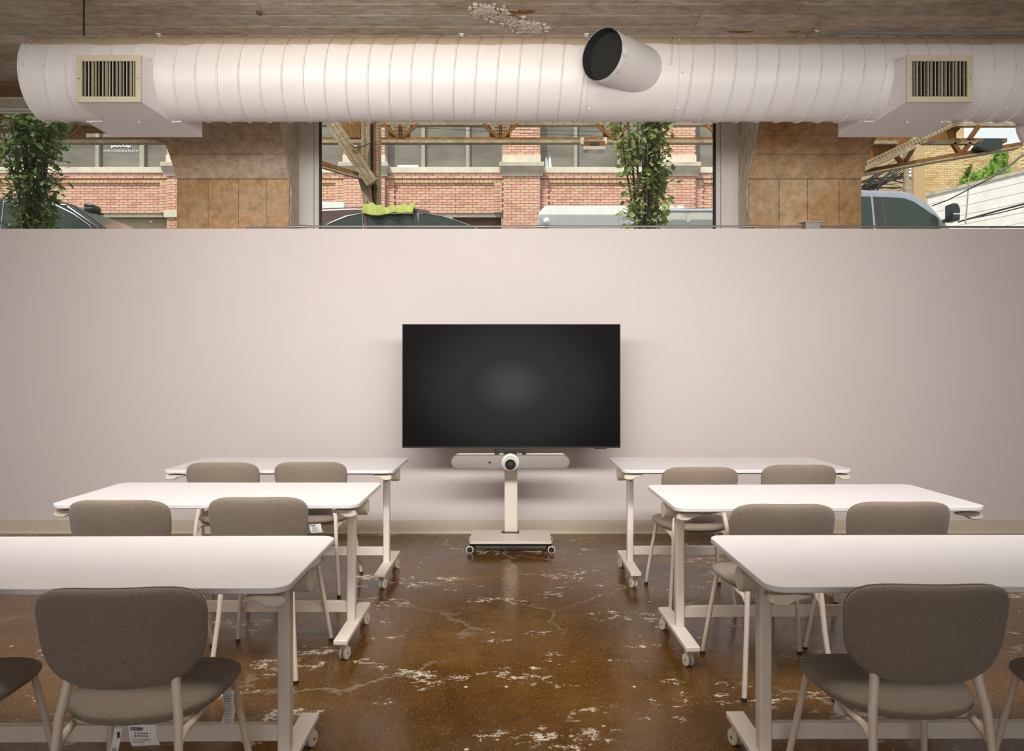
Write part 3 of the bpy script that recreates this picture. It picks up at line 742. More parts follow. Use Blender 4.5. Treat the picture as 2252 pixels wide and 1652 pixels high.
def make_chair(label):
    c = thing('office_chair', label, 'chair', (0, 0, 0), 0, 'grey upholstered chairs at the tables')
    m, pts = pad(sup(.213, .135, .135, 4.6, 3.0), .036, back_place)
    m.build('backrest', M['fabric'], c, smooth=3)
    MB().tube([back_place(u * .985, v * .985, .0165) for (u, v) in pts], .0022, 6, closed=True).build('piping', M['fabric'], c, smooth=3)
    m, pts = pad(sup(.212, .215, .215, 3.4, 2.7), .056, seat_place)
    m.build('seat', M['fabric'], c, smooth=3)
    for s in (-1, 1):
        lg = MB().tube([(s * .178, .185, .425), (s * .200, .225, .25), (s * .229, .276, .012)], .0108, 12).build('leg', M['chair_metal'], c, smooth=SM)
        MB().cyl((s * .229, .276, .0), (s * .229, .276, .016), .0118, 12).build('foot', M['rubber'], lg, smooth=SM)
        pr = [(s * .137, -.178, .558), (s * .138, -.181, .535), (s * .142, -.190, .50), (s * .150, -.200, .455), (s * .153, -.208, .40), (s * .160, -.222, .28), (s * .183, -.270, .012)]
        lg = MB().tube(pr, [.012, .013, .0135, .0125, .0115, .0108, .0108], 12).build('leg', M['chair_metal'], c, smooth=SM)
        MB().cyl((s * .183, -.27, .0), (s * .183, -.27, .016), .0118, 12).build('foot', M['rubber'], lg, smooth=SM)
        MB().tube([(s * .153, -.208, .385), (s * .154, -.16, .398), (s * .162, -.05, .405), (s * .178, .185, .412)], [.013, .0105, .0095, .0095], 10).build('side_rail', M['chair_metal'], c, smooth=SM)
    MB().tube([(-.178, .185, .408), (.178, .185, .408)], .0095, 10).build('cross_rail', M['chair_metal'], c, smooth=SM)
    MB().tube([(-.158, -.10, .404), (.158, -.10, .404)], .0095, 10).build('cross_rail', M['chair_metal'], c, smooth=SM)
    return c
Cs = [((-1.030, 2.290), .06, 'grey upholstered chair nearest the camera on the left, paper tags hanging under its seat'),
      ((-1.635, 2.285), .10, 'grey chair cut off by the left edge, only part of its seat in view'),
      ((-1.685, 3.650), .0, 'outer grey chair at the middle left table, farther from the aisle'),
      ((-1.120, 3.730), .03, 'aisle side grey chair at the middle left table'),
      ((-1.727, 5.005), .0, 'outer grey chair at the back left table, left of its neighbour'),
      ((-1.213, 5.030), .03, 'grey chair with a small tag at the back left table, closer to the television'),
      ((1.100, 2.325), .0, 'grey upholstered chair nearest the camera on the right, whole back in view'),
      ((1.735, 2.300), .0, 'grey chair cut off by the right edge, only seat corner and leg in view'),
      ((1.131, 3.553), -.01, 'aisle side grey chair at the middle right table'),
      ((1.640, 3.610), .0, 'outer grey chair at the middle right table, farther from the aisle'),
      ((1.070, 4.785), .0, 'grey chair at the back right table, closer to the television'),
      ((1.673, 4.895), .0, 'outer grey chair at the back right table, farther from the television')]
c0 = make_chair(Cs[0][2]); c0.location = (*Cs[0][0], 0); c0.rotation_euler = (0, 0, Cs[0][1])
chairs = [c0] + [dup(c0, (xy[0], xy[1], 0), rz, lb) for (xy, rz, lb) in Cs[1:]]

def strip(w_, pts):
    """hanging paper strip through (x, y, z) mid points, width w_ across x"""
    mb = MB(); vs = []; fs = []
    for (x_, y_, z_, tw) in pts:
        vs += [(x_ - w_ / 2, y_ - tw, z_), (x_ + w_ / 2, y_ + tw, z_ + tw * .5), (x_ + w_ / 2, y_ + tw + .0006, z_ + tw * .5), (x_ - w_ / 2, y_ - tw + .0006, z_)]
    n_ = len(pts)
    for i in range(n_ - 1):
        for k in range(4): fs.append((4 * i + k, 4 * i + (k + 1) % 4, 4 * i + 4 + (k + 1) % 4, 4 * i + 4 + k))
    fs += [(0, 1, 2, 3), (4 * n_ - 4, 4 * n_ - 3, 4 * n_ - 2, 4 * n_ - 1)]
    return mb.add(vs, fs)
RX = Matrix.Rotation(PI / 2, 4, 'X')
def number_tag(ch, x_, y_, ztop, tilt, sc=1.0):
    tg = strip(.070 * sc, [(0, 0, 0, 0), (.003, -.003, -.02, .001), (.008, -.004, -.04, .002), (.014, 0, -.056, .004)]).build('tag', M['paper'], ch, smooth=SM)
    tg['label'] = 'white printed paper tag'
    tg.location = (x_, y_, ztop); tg.rotation_euler = (0, tilt, 0)
    T_ = Matrix.Translation
    MB().box(-.028, .003, -.0055, -.0045, -.014, -.0065).build('print_bar', M['ink'], tg)
    text('405.051.26', .0075, tg, M['paper'], T_((-.0125, -.0057, -.0128)) @ RX)
    pr = MB()
    for r_ in range(2):
        for k in range(5): pr.box(-.016 + k * .0075, -.0125 + k * .0075, -.0056, -.005, -.0225 - r_ * .007, -.0195 - r_ * .007)
    for r_ in range(3): pr.box(-.022, .026 - r_ * .008, -.0056, -.005, -.0365 - r_ * .004, -.0358 - r_ * .004)
    pr.build('print', M['ink'], tg, kind='stuff')
number_tag(c0, .045, -.165, .418, .06)
number_tag(chairs[5], .02, -.165, .418, 0)
tg = strip(.020, [(0, 0, 0, 0), (-.006, -.002, -.04, .001), (-.016, 0, -.085, .002)]).build('tag', M['paper'], c0, smooth=SM); tg.location = (-.014, -.17, .412)
tg['label'] = 'narrow white printed strip tag'
pr = MB(); pr.box(-.001, .004, -.0045, -.0035, -.024, -.008)
for k in range(7): pr.box(-.014, -.004, -.0045, -.0035, -.050 - k * .0035, -.0493 - k * .0035)
pr.build('print', M['ink'], tg, kind='stuff')
tg = strip(.032, [(0, 0, 0, 0), (-.002, -.003, -.03, .003), (.003, .002, -.06, -.003), (-.002, -.004, -.09, .004), (-.006, 0, -.105, .006)]).build('tag', M['paper'], c0, smooth=SM)
tg.location = (.205, .06, .415); tg['label'] = 'long wrinkled white cloth label'
pr = MB()
for k in range(18): pr.box(-.012, .012 - (k % 3) * .003, -.0075, -.007, -.012 - k * .0048, -.0113 - k * .0048)
pr.build('print', M['ink'], tg, kind='stuff')
tg = strip(.022, [(0, 0, 0, 0), (-.008, -.002, -.02, .003), (.004, 0, -.04, -.004)]).build('tag', M['paper'], chairs[6], smooth=SM); tg.location = (-.165, -.02, .408)
tg['label'] = 'small white paper tag'
# orange flake on the floor
tag(MB().prism([(0, .0), (.010, .006), (.022, .003), (.024, -.004), (.010, -.007)], lambda p, q: (1.0 + p, 3.43 + q, .001), lambda p, q: (1.0 + p, 3.43 + q, .003)).build('floor_chip', M['hivis']), 'tiny yellowish chip on the brown floor near the right caster', 'chip')

# ------------------------------------------------------------------ street: ground
GZ = 1.85
struct(MB().box(-30, 40, 7.5, 60, GZ - .3, GZ - .15).build('street', M['asphalt']), 'asphalt street outside the windows')
struct(MB().box(-30, 40, 7.5, 9.8, GZ - .15, GZ).build('pavement', M['walk']), 'concrete pavement outside the windows')

# ------------------------------------------------------------------ brick building opposite
FY = 20.0; K = F / FY
bx = lambda px: (px - CX) / K
bz = lambda py: CAMZ + (CY - py) / K
bld = thing('brick_building', 'long red brick building with limestone sills across the street', 'building', (0, FY, GZ))
def off(o): o.location = (0, -FY, -GZ); return o
def bpart(mb, name, mat, **kw): return off(mb.build(name, mat, bld, **kw))
ZT = 13.0
bays = [(-900, -550), (-461, -115), (-26, 372), (462, 758), (848, 1107), (1187, 1440), (1527, 1800)]
piers = [(-550, -461), (-115, -26), (372, 462), (758, 848), (1107, 1187), (1440, 1527)]
zs_ = bz(381); zr = bz(402); zo = bz(471)
bpart(MB().box(bx(-900), bx(1800), FY + .35, FY + 5, GZ, ZT), 'core', M['mortar'])
bricks = []      # (x0, x1, z0, z1, yface, header?)
CH = .0677
def courses(x0, x1, z0, z1, yf, ph=0):
    k = 0; z = z1
    while z - CH > z0 - .02:
        xx = x0 - (.0 if (k + ph) % 2 else .107)
        while xx < x1:
            a, b_ = max(xx, x0), min(xx + .203, x1)
            if b_ - a > .03: bricks.append((a, b_, z - CH + .01, z, yf))
            xx += .214
        z -= CH; k += 1
hdr = []
for (p0, p1) in bays:
    x0_, x1_ = bx(p0), bx(p1)
    # field above the opening, recess, flat margins
    bpart(MB().box(x0_, x1_, FY + .075, FY + .36, zo, zs_), 'wall', M['mortar'])
    m_ = .23
    courses(x0_, x1_, zr + .075, zs_, FY)
    xx = x0_
    while xx < x1_: hdr.append((xx, min(xx + .096, x1_), zr, zr + .065, FY)); xx += .106
    courses(x0_, x0_ + m_, zo, zr - .002, FY); courses(x1_ - m_, x1_, zo, zr - .002, FY, 1)
    # recess: its own back face set in
    courses(x0_ + m_ + .004, x1_ - m_ - .004, zo, zr - .002, FY + .05, 1)
    bpart(MB().box(x0_ - .02, x1_ + .02, FY - .03, FY + .35, zs_, bz(368)), 'sill_band', M['stone'], bevel=.01)
    # upper windows
    nmul = max(1, round((x1_ - x0_) / 1.1))
    wf = bpart(MB().box(x0_, x1_, FY + .12, FY + .30, bz(368), bz(368) + .035).box(x0_, x1_, FY + .12, FY + .30, 8.9, 9.0), 'window_frame', M['bframe'])
    fracs = [0, .012, .30, .33, .68, .71, .985, 1.0] if p0 != -26 else [0, .01, .58, .60, .825, .85, .985, 1.0]
    for a, b_ in zip(fracs[::2], fracs[1::2]):
        MB().box(x0_ + (x1_ - x0_) * a, x0_ + (x1_ - x0_) * b_, FY + .10, FY + .28, bz(368), 9.0).build('mullion', M['bframe'], wf)
    for a, b_ in zip(fracs[1:-1:2], fracs[2::2]):
        MB().box(x0_ + (x1_ - x0_) * a, x0_ + (x1_ - x0_) * b_, FY + .20, FY + .22, bz(368), 9.0).build('pane', M['farpane'], wf)
    bpart(MB().box(x0_, x1_, FY, FY + .36, 9.0, ZT), 'upper_wall', M['brick'])
    # shop opening under the lintel
    sf = bpart(MB().box(x0_, x1_, FY + .08, FY + .2, zo - .06, zo), 'shop_frame', M['bframe'])
    for f_ in ((0, .02), (.53, .57), (.98, 1)): MB().box(x0_ + (x1_ - x0_) * f_[0], x0_ + (x1_ - x0_) * f_[1], FY + .08, FY + .2, GZ, zo - .06).build('mullion', M['bframe'], sf)
    MB().box(x0_, x1_, FY + .30, FY + .34, GZ, zo - .06).build('shop_back', M['beige_in'] if p0 < 400 else M['wood_in'], sf)
for (p0, p1) in piers:
    x0_, x1_ = bx(p0), bx(p1); yf = FY - .13
    bpart(MB().box(x0_, x1_, yf + .02, FY + .36, GZ, bz(390)), 'pier', M['mortar'])
    courses(x0_, x1_, 4.0, bz(390) - .005, yf)
    bpart(MB().box(x0_, x1_, yf + .02, FY + .36, bz(344), ZT), 'pier', M['mortar'])
    courses(x0_, x1_, bz(344), bz(344) + 1.42, yf)
    bpart(MB().box(x0_ - .02, x1_ + .02, yf - .03, FY + .3, bz(362), bz(344)), 'plinth', M['stone'], bevel=.01)
    cp = bpart(MB().box(x0_ - .10, x1_ + .10, yf - .16, FY + .3, bz(372), bz(362)), 'pier_cap', M['capstone'], bevel=.012)
    MB().prism([(0, bz(390)), (-.04, bz(390)), (-.05, bz(384)), (-.12, bz(376)), (-.13, bz(372)), (0, bz(372))],
               lambda p, q: (x0_ - .05 + p * .4, yf + p, q), lambda p, q: (x1_ + .05 - p * .4, yf + p, q)).build('moulding', M['capstone'], cp)
    # squat lower pier cap beside the shop openings
    if p0 == 372: bpart(MB().box(x0_ - .06, x1_ + .04, yf - .06, FY, bz(481), bz(466)), 'lower_cap', M['stone'], bevel=.01)
# bricks: the ones round the middle of the view singly, the rest joined
def brick_box(mb, b_, d=.08):
    a, c_, z0_, z1_, yf = b_
    return mb.add([(a, yf, z0_), (c_, yf, z0_), (c_, yf, z1_), (a, yf, z1_), (a, yf + d, z0_), (c_, yf + d, z0_), (c_, yf + d, z1_), (a, yf + d, z1_)],
                  [(0, 1, 2, 3), (0, 4, 5, 1), (1, 5, 6, 2), (2, 6, 7, 3), (3, 7, 4, 0)])
def inview(b_):
    px = CX + (b_[0] + b_[1]) / 2 * F / b_[4]; py = CY - ((b_[2] + b_[3]) / 2 - CAMZ) * F / b_[4]
    return -120 < px < 2000 and 230 < py < 520
bricks = [b_ for b_ in bricks if inview(b_)]
full = [b_ for b_ in bricks if b_[1] - b_[0] > .2]
def rank(b_):
    px = CX + (b_[0] + b_[1]) / 2 * F / b_[4]; py = CY - (b_[2] - CAMZ) * F / b_[4]
    return abs(px - 1060) + 0 * py if 384 < py < 470 else 1e6
full.sort(key=rank); single = full[:290]; ss = set(single)
bmesh_1 = brick_box(MB(), (0, .203, 0, CH - .01, 0), .06).mesh('brick', M['brick'])
for b_ in single:
    o = bpy.data.objects.new('brick', bmesh_1); COL.objects.link(o); o.parent = bld
    o.location = (b_[0], b_[4] - FY - random.uniform(0, .004), b_[2] - GZ)
rest = MB()
for b_ in bricks:
    if b_ not in ss: brick_box(rest, b_)
off(rest.build('brickwork', M['brick'], bld, kind='stuff'))
hb_ = MB()
for h_ in hdr: brick_box(hb_, h_)
off(hb_.build('header_course', M['header'], bld, kind='stuff'))
# studio lettering and scroll emblem on one window
off(text('GYROTONIC® & PILATES', .078, bld, M['winglow'], Matrix.Translation((bx(258), FY + .19, bz(329.5))) @ RX))
em = MB()
for r_ in range(2):
    em.tube([(bx(236 + 2.2 * k), FY + .19, bz(313 + r_ * 4.5 + 1.6 * math.sin(k * 1.9 + r_))) for k in range(21)], .011, 5)
for k in range(5):
    cx_ = bx(240 + 9 * k)
    em.tube([(cx_ + .035 * math.cos(a), FY + .19, bz(315) + .045 * math.sin(a)) for a in [2 * PI * j / 10 for j in range(10)]], .008, 5, closed=True)
for cx_ in (240, 277): em.tube([(bx(cx_ + 3 * math.sin(j)), FY + .19, bz(311 + j * 2.2)) for j in range(6)], .012, 5)
off(em.build('emblem', M['winglow'], bld))
for (px, py, ww, hh_) in ((885, 344, 50, 9),):
    off(MB().box(bx(872), bx(918), FY + .185, FY + .195, bz(366), bz(359)).build('paper_panel', M['winglow'], bld))
for px in (1200, 1208): off(MB().prism([(0, 0), (.07, 0), (.05, .22), (.02, .3), (-.01, .2)], lambda p, q: (bx(px) + p, FY + .18, bz(366) + q), lambda p, q: (bx(px) + p, FY + .19, bz(366) + q)).build('hanging_cloth', M['winglow'], bld))
off(MB().ball((bx(324), FY + .22, bz(484)), .05, 10, 6, (1, 1, .5)).build('shop_lamp', M['winglow'], bld, smooth=3))

# ------------------------------------------------------------------ elevated railway
ES = 14.0
el = thing('elevated_railway', 'rusty riveted steel elevated railway structure above the street', 'railway bridge', (0, ES, GZ))
def e_off(o): o.location = (0, -ES, -GZ); return o
def epoly(poly, D, d, name, mat, par=None, **kw):
    o = MB().prism([(P(a, b_, D).x, P(a, b_, D).z) for (a, b_) in poly], lambda p, q: (p, D, q), lambda p, q: (p, D + d, q)).build(name, mat, par or el, **kw)
    return e_off(o) if par is None else o
def ebar(a, b_, wpx, D, d, name, mat, par=None, **kw):
    a = Vector(a); b_ = Vector(b_); n_ = (b_ - a).normalized(); n_ = Vector((-n_.y, n_.x)) * wpx / 2
    return epoly([a + n_, b_ + n_, b_ - n_, a - n_], D, d, name, mat, par, **kw)
def strip_h(x0p, x1p, y0p, y1p, D, d, name, mat, **kw):
    A, B = P(x0p, y1p, D), P(x1p, y0p, D)
    return e_off(MB().box(A.x, B.x, D, D + d, A.z, B.z).build(name, mat, el, **kw))
strip_h(-900, 1800, 302, 308, ES - .02, .03, 'chord', M['rust'])
strip_h(-900, 1800, 307, 314, ES - .12, .14, 'chord', M['beam'])
strip_h(-300, 1800, 262, 275, ES, .12, 'chord', M['beam'])
strip_h(-900, 330, 150, 175, ES - 1.0, 3.0, 'track_deck', M['rust'])
for cxp in (655, 880, 1100, 1350, 1590, 130):
    g = epoly([(cxp - 32, 275), (cxp + 32, 275), (cxp + 22, 288), (cxp + 22, 303), (cxp - 24, 303), (cxp - 24, 288)], ES + .02, .02, 'gusset', M['rust'])
    for s in (-1, 1):
        ebar((cxp + s * 4, 302), (cxp + s * 38, 272), 7, ES - .03, .04, 'diagonal', M['rust'])
        epoly([(cxp + s * 3, 299), (cxp + s * 3, 276), (cxp + s * 24, 276), (cxp + s * 10, 296)], ES - .0, .015, 'plate', M['beam'])
    rv = MB()
    for k in range(9):
        for s in (-1, 1):
            q = P(cxp + s * (5 + (k % 3) * 4 * (1 if k < 6 else .4)), 280 + (k // 3) * 7, ES - .002); rv.ball(q, .012, 6, 4)
    e_off(rv.build('rivet', M['rust'], el, kind='stuff', smooth=3))
    ebar((cxp, 274), (cxp, 303), 2.5, ES - .04, .05, 'strut', M['rust'])
# left: web plates in the left window
epoly([(-200, 236), (212, 236), (240, 282), (150, 278), (60, 262), (-200, 262)], ES + .1, .1, 'web_plate', M['rust'])
epoly([(128, 262), (186, 276), (186, 303), (128, 303)], ES + .06, .05, 'web_plate', M['rust'])
epoly([(128, 303), (152, 303), (180, 276), (165, 270)], ES + .04, .02, 'plate', M['beam'])
epoly([(330, 286), (372, 300), (372, 314), (330, 303)], ES - .3, .1, 'web_plate', M['rust'])
# post in the middle window
CD = 13.2
strip_h(794, 814, 262, 393, CD, .12, 'post_plate', M['beam'])
strip_h(785, 794, 314, 350, CD + .2, .1, 'post_plate', M['rust'])
strip_h(740, 792, 262, 303, CD + .25, .1, 'web_plate', M['rust'])
strip_h(815, 823, 262, 520, CD + .15, .1, 'post', M['carmaroon'])
strip_h(822, 829, 262, 520, CD + .0, .25, 'post', M['rust'])
strip_h(828, 832, 262, 520, CD - .02, .3, 'post', M['beam'])
epoly([(787, 392), (806, 392), (815, 408), (819, 440), (820, 520), (800, 520), (799, 450), (795, 420)], CD - .02, .1, 'curved_gusset', M['beam'], bevel=.004)
br_ = ebar((716, 250), (818, 402), 27, CD - .25, .12, 'knee_brace', M['beam'], bevel=.004)
sl = MB(); a, b_ = Vector((716, 250)), Vector((818, 402)); n_ = (b_ - a).normalized(); pn = Vector((-n_.y, n_.x))
for k in range(34):
    for s in (-5, 5):
        c_ = a + n_ * (6 + k * 5.2) + pn * s; q = P(c_.x, c_.y, CD - .252)
        A = Matrix.Translation(q) @ Matrix.Rotation(-.35, 4, 'Y'); sl.box(-.012, .012, 0, .004, -.007, .007, A)
e_off(sl.build('lattice_slot', M['rust'], el, kind='stuff'))
ebar((690, 352), (786, 383), 8, CD - .1, .08, 'brace', M['rust']); ebar((690, 361), (786, 389), 4, CD - .14, .12, 'brace', M['beam'])
rv = MB()
for k in range(26): rv.ball(P(802, 268 + k * 4.8, CD - .004), .010, 6, 4); rv.ball(P(830, 268 + k * 7, CD - .024), .010, 6, 4)
for k in range(8): rv.ball(P(774 + k * 2.5, 383 + (k % 3) * 3, CD - .26), .012, 6, 4)
e_off(rv.build('rivet', M['beam'], el, kind='stuff', smooth=3))
e_off(MB().tube([P(772, 318, CD - .3), P(780, 325, CD - .3), P(800, 321, CD - .1), P(816, 314, CD)], .012, 6).build('cable', M['cable'], el))
# right side: knee brace and arched girder
RD = 12.5
epoly([(1921, 298), (2010, 298), (1985, 326), (1906, 366), (1912, 330)], RD + .3, .08, 'web_plate', M['rust'])
strip_h(1921, 1975, 309, 316, RD + .2, .1, 'chord', M['beam'])
epoly([(1988, 316), (2040, 295), (2095, 272), (2118, 276), (2103, 292), (2103, 310), (2030, 314)], RD + .2, .08, 'web_plate', M['rust'])
strip_h(2103, 2215, 304, 312, RD + .1, .1, 'chord', M['rust']); strip_h(2030, 2170, 309, 316, RD + .05, .1, 'chord', M['beam'])
strip_h(2085, 2300, 269, 277, RD + .1, .1, 'chord', M['beam'])
ebar((1902, 364), (2112, 264), 14, RD - .1, .08, 'knee_brace', M['beam'], bevel=.003)
ebar((1902, 372), (2012, 322), 9, RD - .12, .08, 'knee_brace', M['beam'], bevel=.003)
sl = MB(); a, b_ = Vector((1902, 366)), Vector((2112, 264)); n_ = (b_ - a).normalized(); pn = Vector((-n_.y, n_.x))
for k in range(29):
    for s in (-3.5, 3.5):
        c_ = a + n_ * (5 + k * 7.8) + pn * s; q = P(c_.x, c_.y, RD - .103)
        sl.box(-.011, .011, 0, .004, -.013, .013, Matrix.Translation(q) @ Matrix.Rotation(.5, 4, 'Y'))
e_off(sl.build('lattice_slot', M['rust'], el, kind='stuff'))
pts = [(1905, 376), (1960, 366), (2010, 357), (2060, 348), (2120, 338), (2180, 328), (2250, 316)]
for a, b_ in zip(pts[:-1], pts[1:]): ebar(a, b_, 9, RD, .1, 'arch_chord', M['rust'])
for a, b_ in zip(pts[:-1], pts[1:]): ebar((a[0], a[1] + 5), (b_[0], b_[1] + 5), 3, RD - .08, .2, 'arch_chord', M['beam'])
for a, b_, w_ in (((2155, 276), (2134, 306), 8), ((2136, 314), (2116, 340), 8), ((2099, 314), (2116, 340), 8), ((2012, 322), (1993, 355), 8), ((1974, 343), (1986, 358), 7)):
    ebar(a, b_, w_, RD + .05, .08, 'diagonal', M['rust'])
epoly([(2165, 304), (2205, 304), (2206, 326), (2192, 330), (2158, 327), (2150, 322)], RD - .2, .2, 'lamp_bracket', M['dark'], bevel=.01)
# lamp hung on the chord in the middle window
lp_ = thing('street_light', 'boxy rusty floodlight clamped under the railway chord in the middle window', 'street lamp', P(1305, 335, ES - .2))
def lo(o): o.location = -P(1305, 335, ES - .2); return o
def lpoly(poly, D, d, name, mat): return lo(MB().prism([(P(a, b_, D).x, P(a, b_, D).z) for (a, b_) in poly], lambda p, q: (p, D, q), lambda p, q: (p, D + d, q)).build(name, mat, lp_, bevel=.004))
lpoly([(1287, 310), (1330, 310), (1334, 322), (1283, 322)], ES - .30, .2, 'housing', M['rust'])
lpoly([(1296, 313), (1318, 313), (1318, 319), (1296, 319)], ES - .31, .02, 'badge', M['dark'])
lpoly([(1283, 321), (1333, 321), (1331, 329), (1284, 329)], ES - .32, .24, 'visor', M['capstone'])
lpoly([(1292, 326), (1319, 326), (1316, 331), (1295, 331)], ES - .30, .2, 'lamp_lens', M['stone'])
for px in (1281, 1332): lpoly([(px - 4, 302), (px + 3, 302), (px + 3, 318), (px - 4, 318)], ES - .2, .1, 'clamp', M['capstone'])
# overhead wires
for i, (a, b_) in enumerate((((912, 280), (1380, 302)), ((960, 276), (1340, 290)))):
    A, B = P(*a, 16), P(*b_, 16); mid = (A + B) / 2 - Vector((0, 0, .02))
    tag(MB().tube([A, mid, B], .006, 5).build('overhead_wire', M['cable']), ['lower thin black wire crossing the street behind the girder', 'upper thin black wire crossing the street behind the girder'][i], 'wire')

# ------------------------------------------------------------------ trees
def leaf_mesh(seed, s, mat=None):
    rr = random.Random(seed)
    L_ = [(0, 0), (.10, .06), (.22, .14), (.20, .26), (.34, .34), (.26, .46), (.36, .62), (.20, .68), (.14, .84), (0, 1.0)]
    pts = [(a * rr.uniform(.8, 1.25), b_) for a, b_ in L_]
    vs = []; fs = []
    for (a, b_) in pts: vs += [(0, b_, -.10 * b_ * b_ * 2), (a, b_, .05 - .2 * b_ * b_), (-a * rr.uniform(.8, 1.2), b_, .05 - .2 * b_ * b_)]
    for i in range(len(pts) - 1):
        c_ = 3 * i; fs += [(c_, c_ + 3, c_ + 4, c_ + 1), (c_, c_ + 2, c_ + 5, c_ + 3)]
    return [tuple(x_ * s for x_ in v) for v in vs], fs
def tree(name, label, X, Y, halfw, ztop, nleaf, lsize, seed, lm):
    t = thing(name, label, 'tree', (X, Y, GZ))
    rr = random.Random(seed); H = ztop - GZ; st_ = MB(); anchors = []
    for k in range(20):
        a = rr.uniform(0, 2 * PI); r0 = rr.uniform(.0, .05); r1 = halfw * rr.uniform(.1, .85); pts = []
        ht = H * rr.uniform(.75, 1.0)
        for j in range(9):
            f = j / 8; r = r0 + (r1 - r0) * f ** 1.2; wv = .02 * math.sin(f * 7 + k)
            pts.append(Vector((r * math.cos(a) + wv, r * math.sin(a) * .9, ht * f)))
        st_.tube(pts, [.014 * (1 - .75 * j / 8) + .002 for j in range(9)], 6)
        for j in range(16):
            f = rr.uniform(.12, 1.0); i0 = min(7, int(f * 8)); p = pts[i0].lerp(pts[i0 + 1], f * 8 - i0)
            q = p + Vector((math.cos(a + rr.gauss(0, .9)), math.sin(a + rr.gauss(0, .9)), rr.uniform(.4, 1.1))).normalized() * rr.uniform(.08, halfw * .55)
            st_.tube([p, (p + q) / 2 + Vector((0, 0, -.01)), q], [.005, .004, .0025], 5)
            anchors += [(p.lerp(q, u), q - p) for u in (.45, .65, .8, .9, 1.0)]
    st_.build('stem', M['twig'], t, smooth=SM, kind='stuff')
    fol = MB(); shapes = [leaf_mesh(k, 1.0) for k in range(4)]; ms = [MB().add(*s) for s in shapes]
    mss = []
    for k, s in enumerate(ms): mss.append(s.mesh('leaf', lm))
    cand = []
    for i in range(nleaf):
        p, d = rr.choice(anchors)
        p = p + Vector((rr.gauss(0, .035), rr.gauss(0, .035), rr.gauss(0, .05)))
        if p.length_squared and math.hypot(p.x, p.y) > halfw * 1.15: continue
        sz = lsize * rr.uniform(.6, 1.25)
        o_ = Vector((p.x, p.y, 0)); yaw = math.atan2(-o_.x, o_.y) + rr.gauss(0, .9) if o_.length > .02 else rr.uniform(0, 6.28)
        Mx = Matrix.Translation(p) @ Matrix.Rotation(yaw, 4, 'Z') @ Matrix.Rotation(rr.uniform(-.9, .6), 4, 'X') @ Matrix.Rotation(rr.gauss(0, .5), 4, 'Y') @ Matrix.Scale(sz, 4)
        cand.append((p.y - sz * 2, Mx, rr.randrange(4)))
    cand.sort(key=lambda c_: c_[0])
    for (_, Mx, k) in cand[:280]:
        o = bpy.data.objects.new('leaf', mss[k]); COL.objects.link(o); o.parent = t; o.matrix_local = Mx
    for (_, Mx, k) in cand[280:]:
        vs, fs = shapes[k]; fol.add([Mx @ Vector(v) for v in vs], fs)
    fol.build('foliage', lm, t, kind='stuff')
    MB().tube([(0, 0, 0), (0, 0, .02), (0, 0, .25)], [.30, .32, .36], 20).build('planter', M['asphalt'], t, smooth=SM)
tree('columnar_tree', 'leafy green columnar tree just outside the middle window', 1.40, 8.6, .36, 4.75, 1900, .076, 21, M['leaf'])
tree('columnar_tree', 'leafy columnar tree outside the left window, shade put into its leaf colour', -4.95, 8.4, .44, 4.65, 2700, .076, 22, M['leaf_shade'])

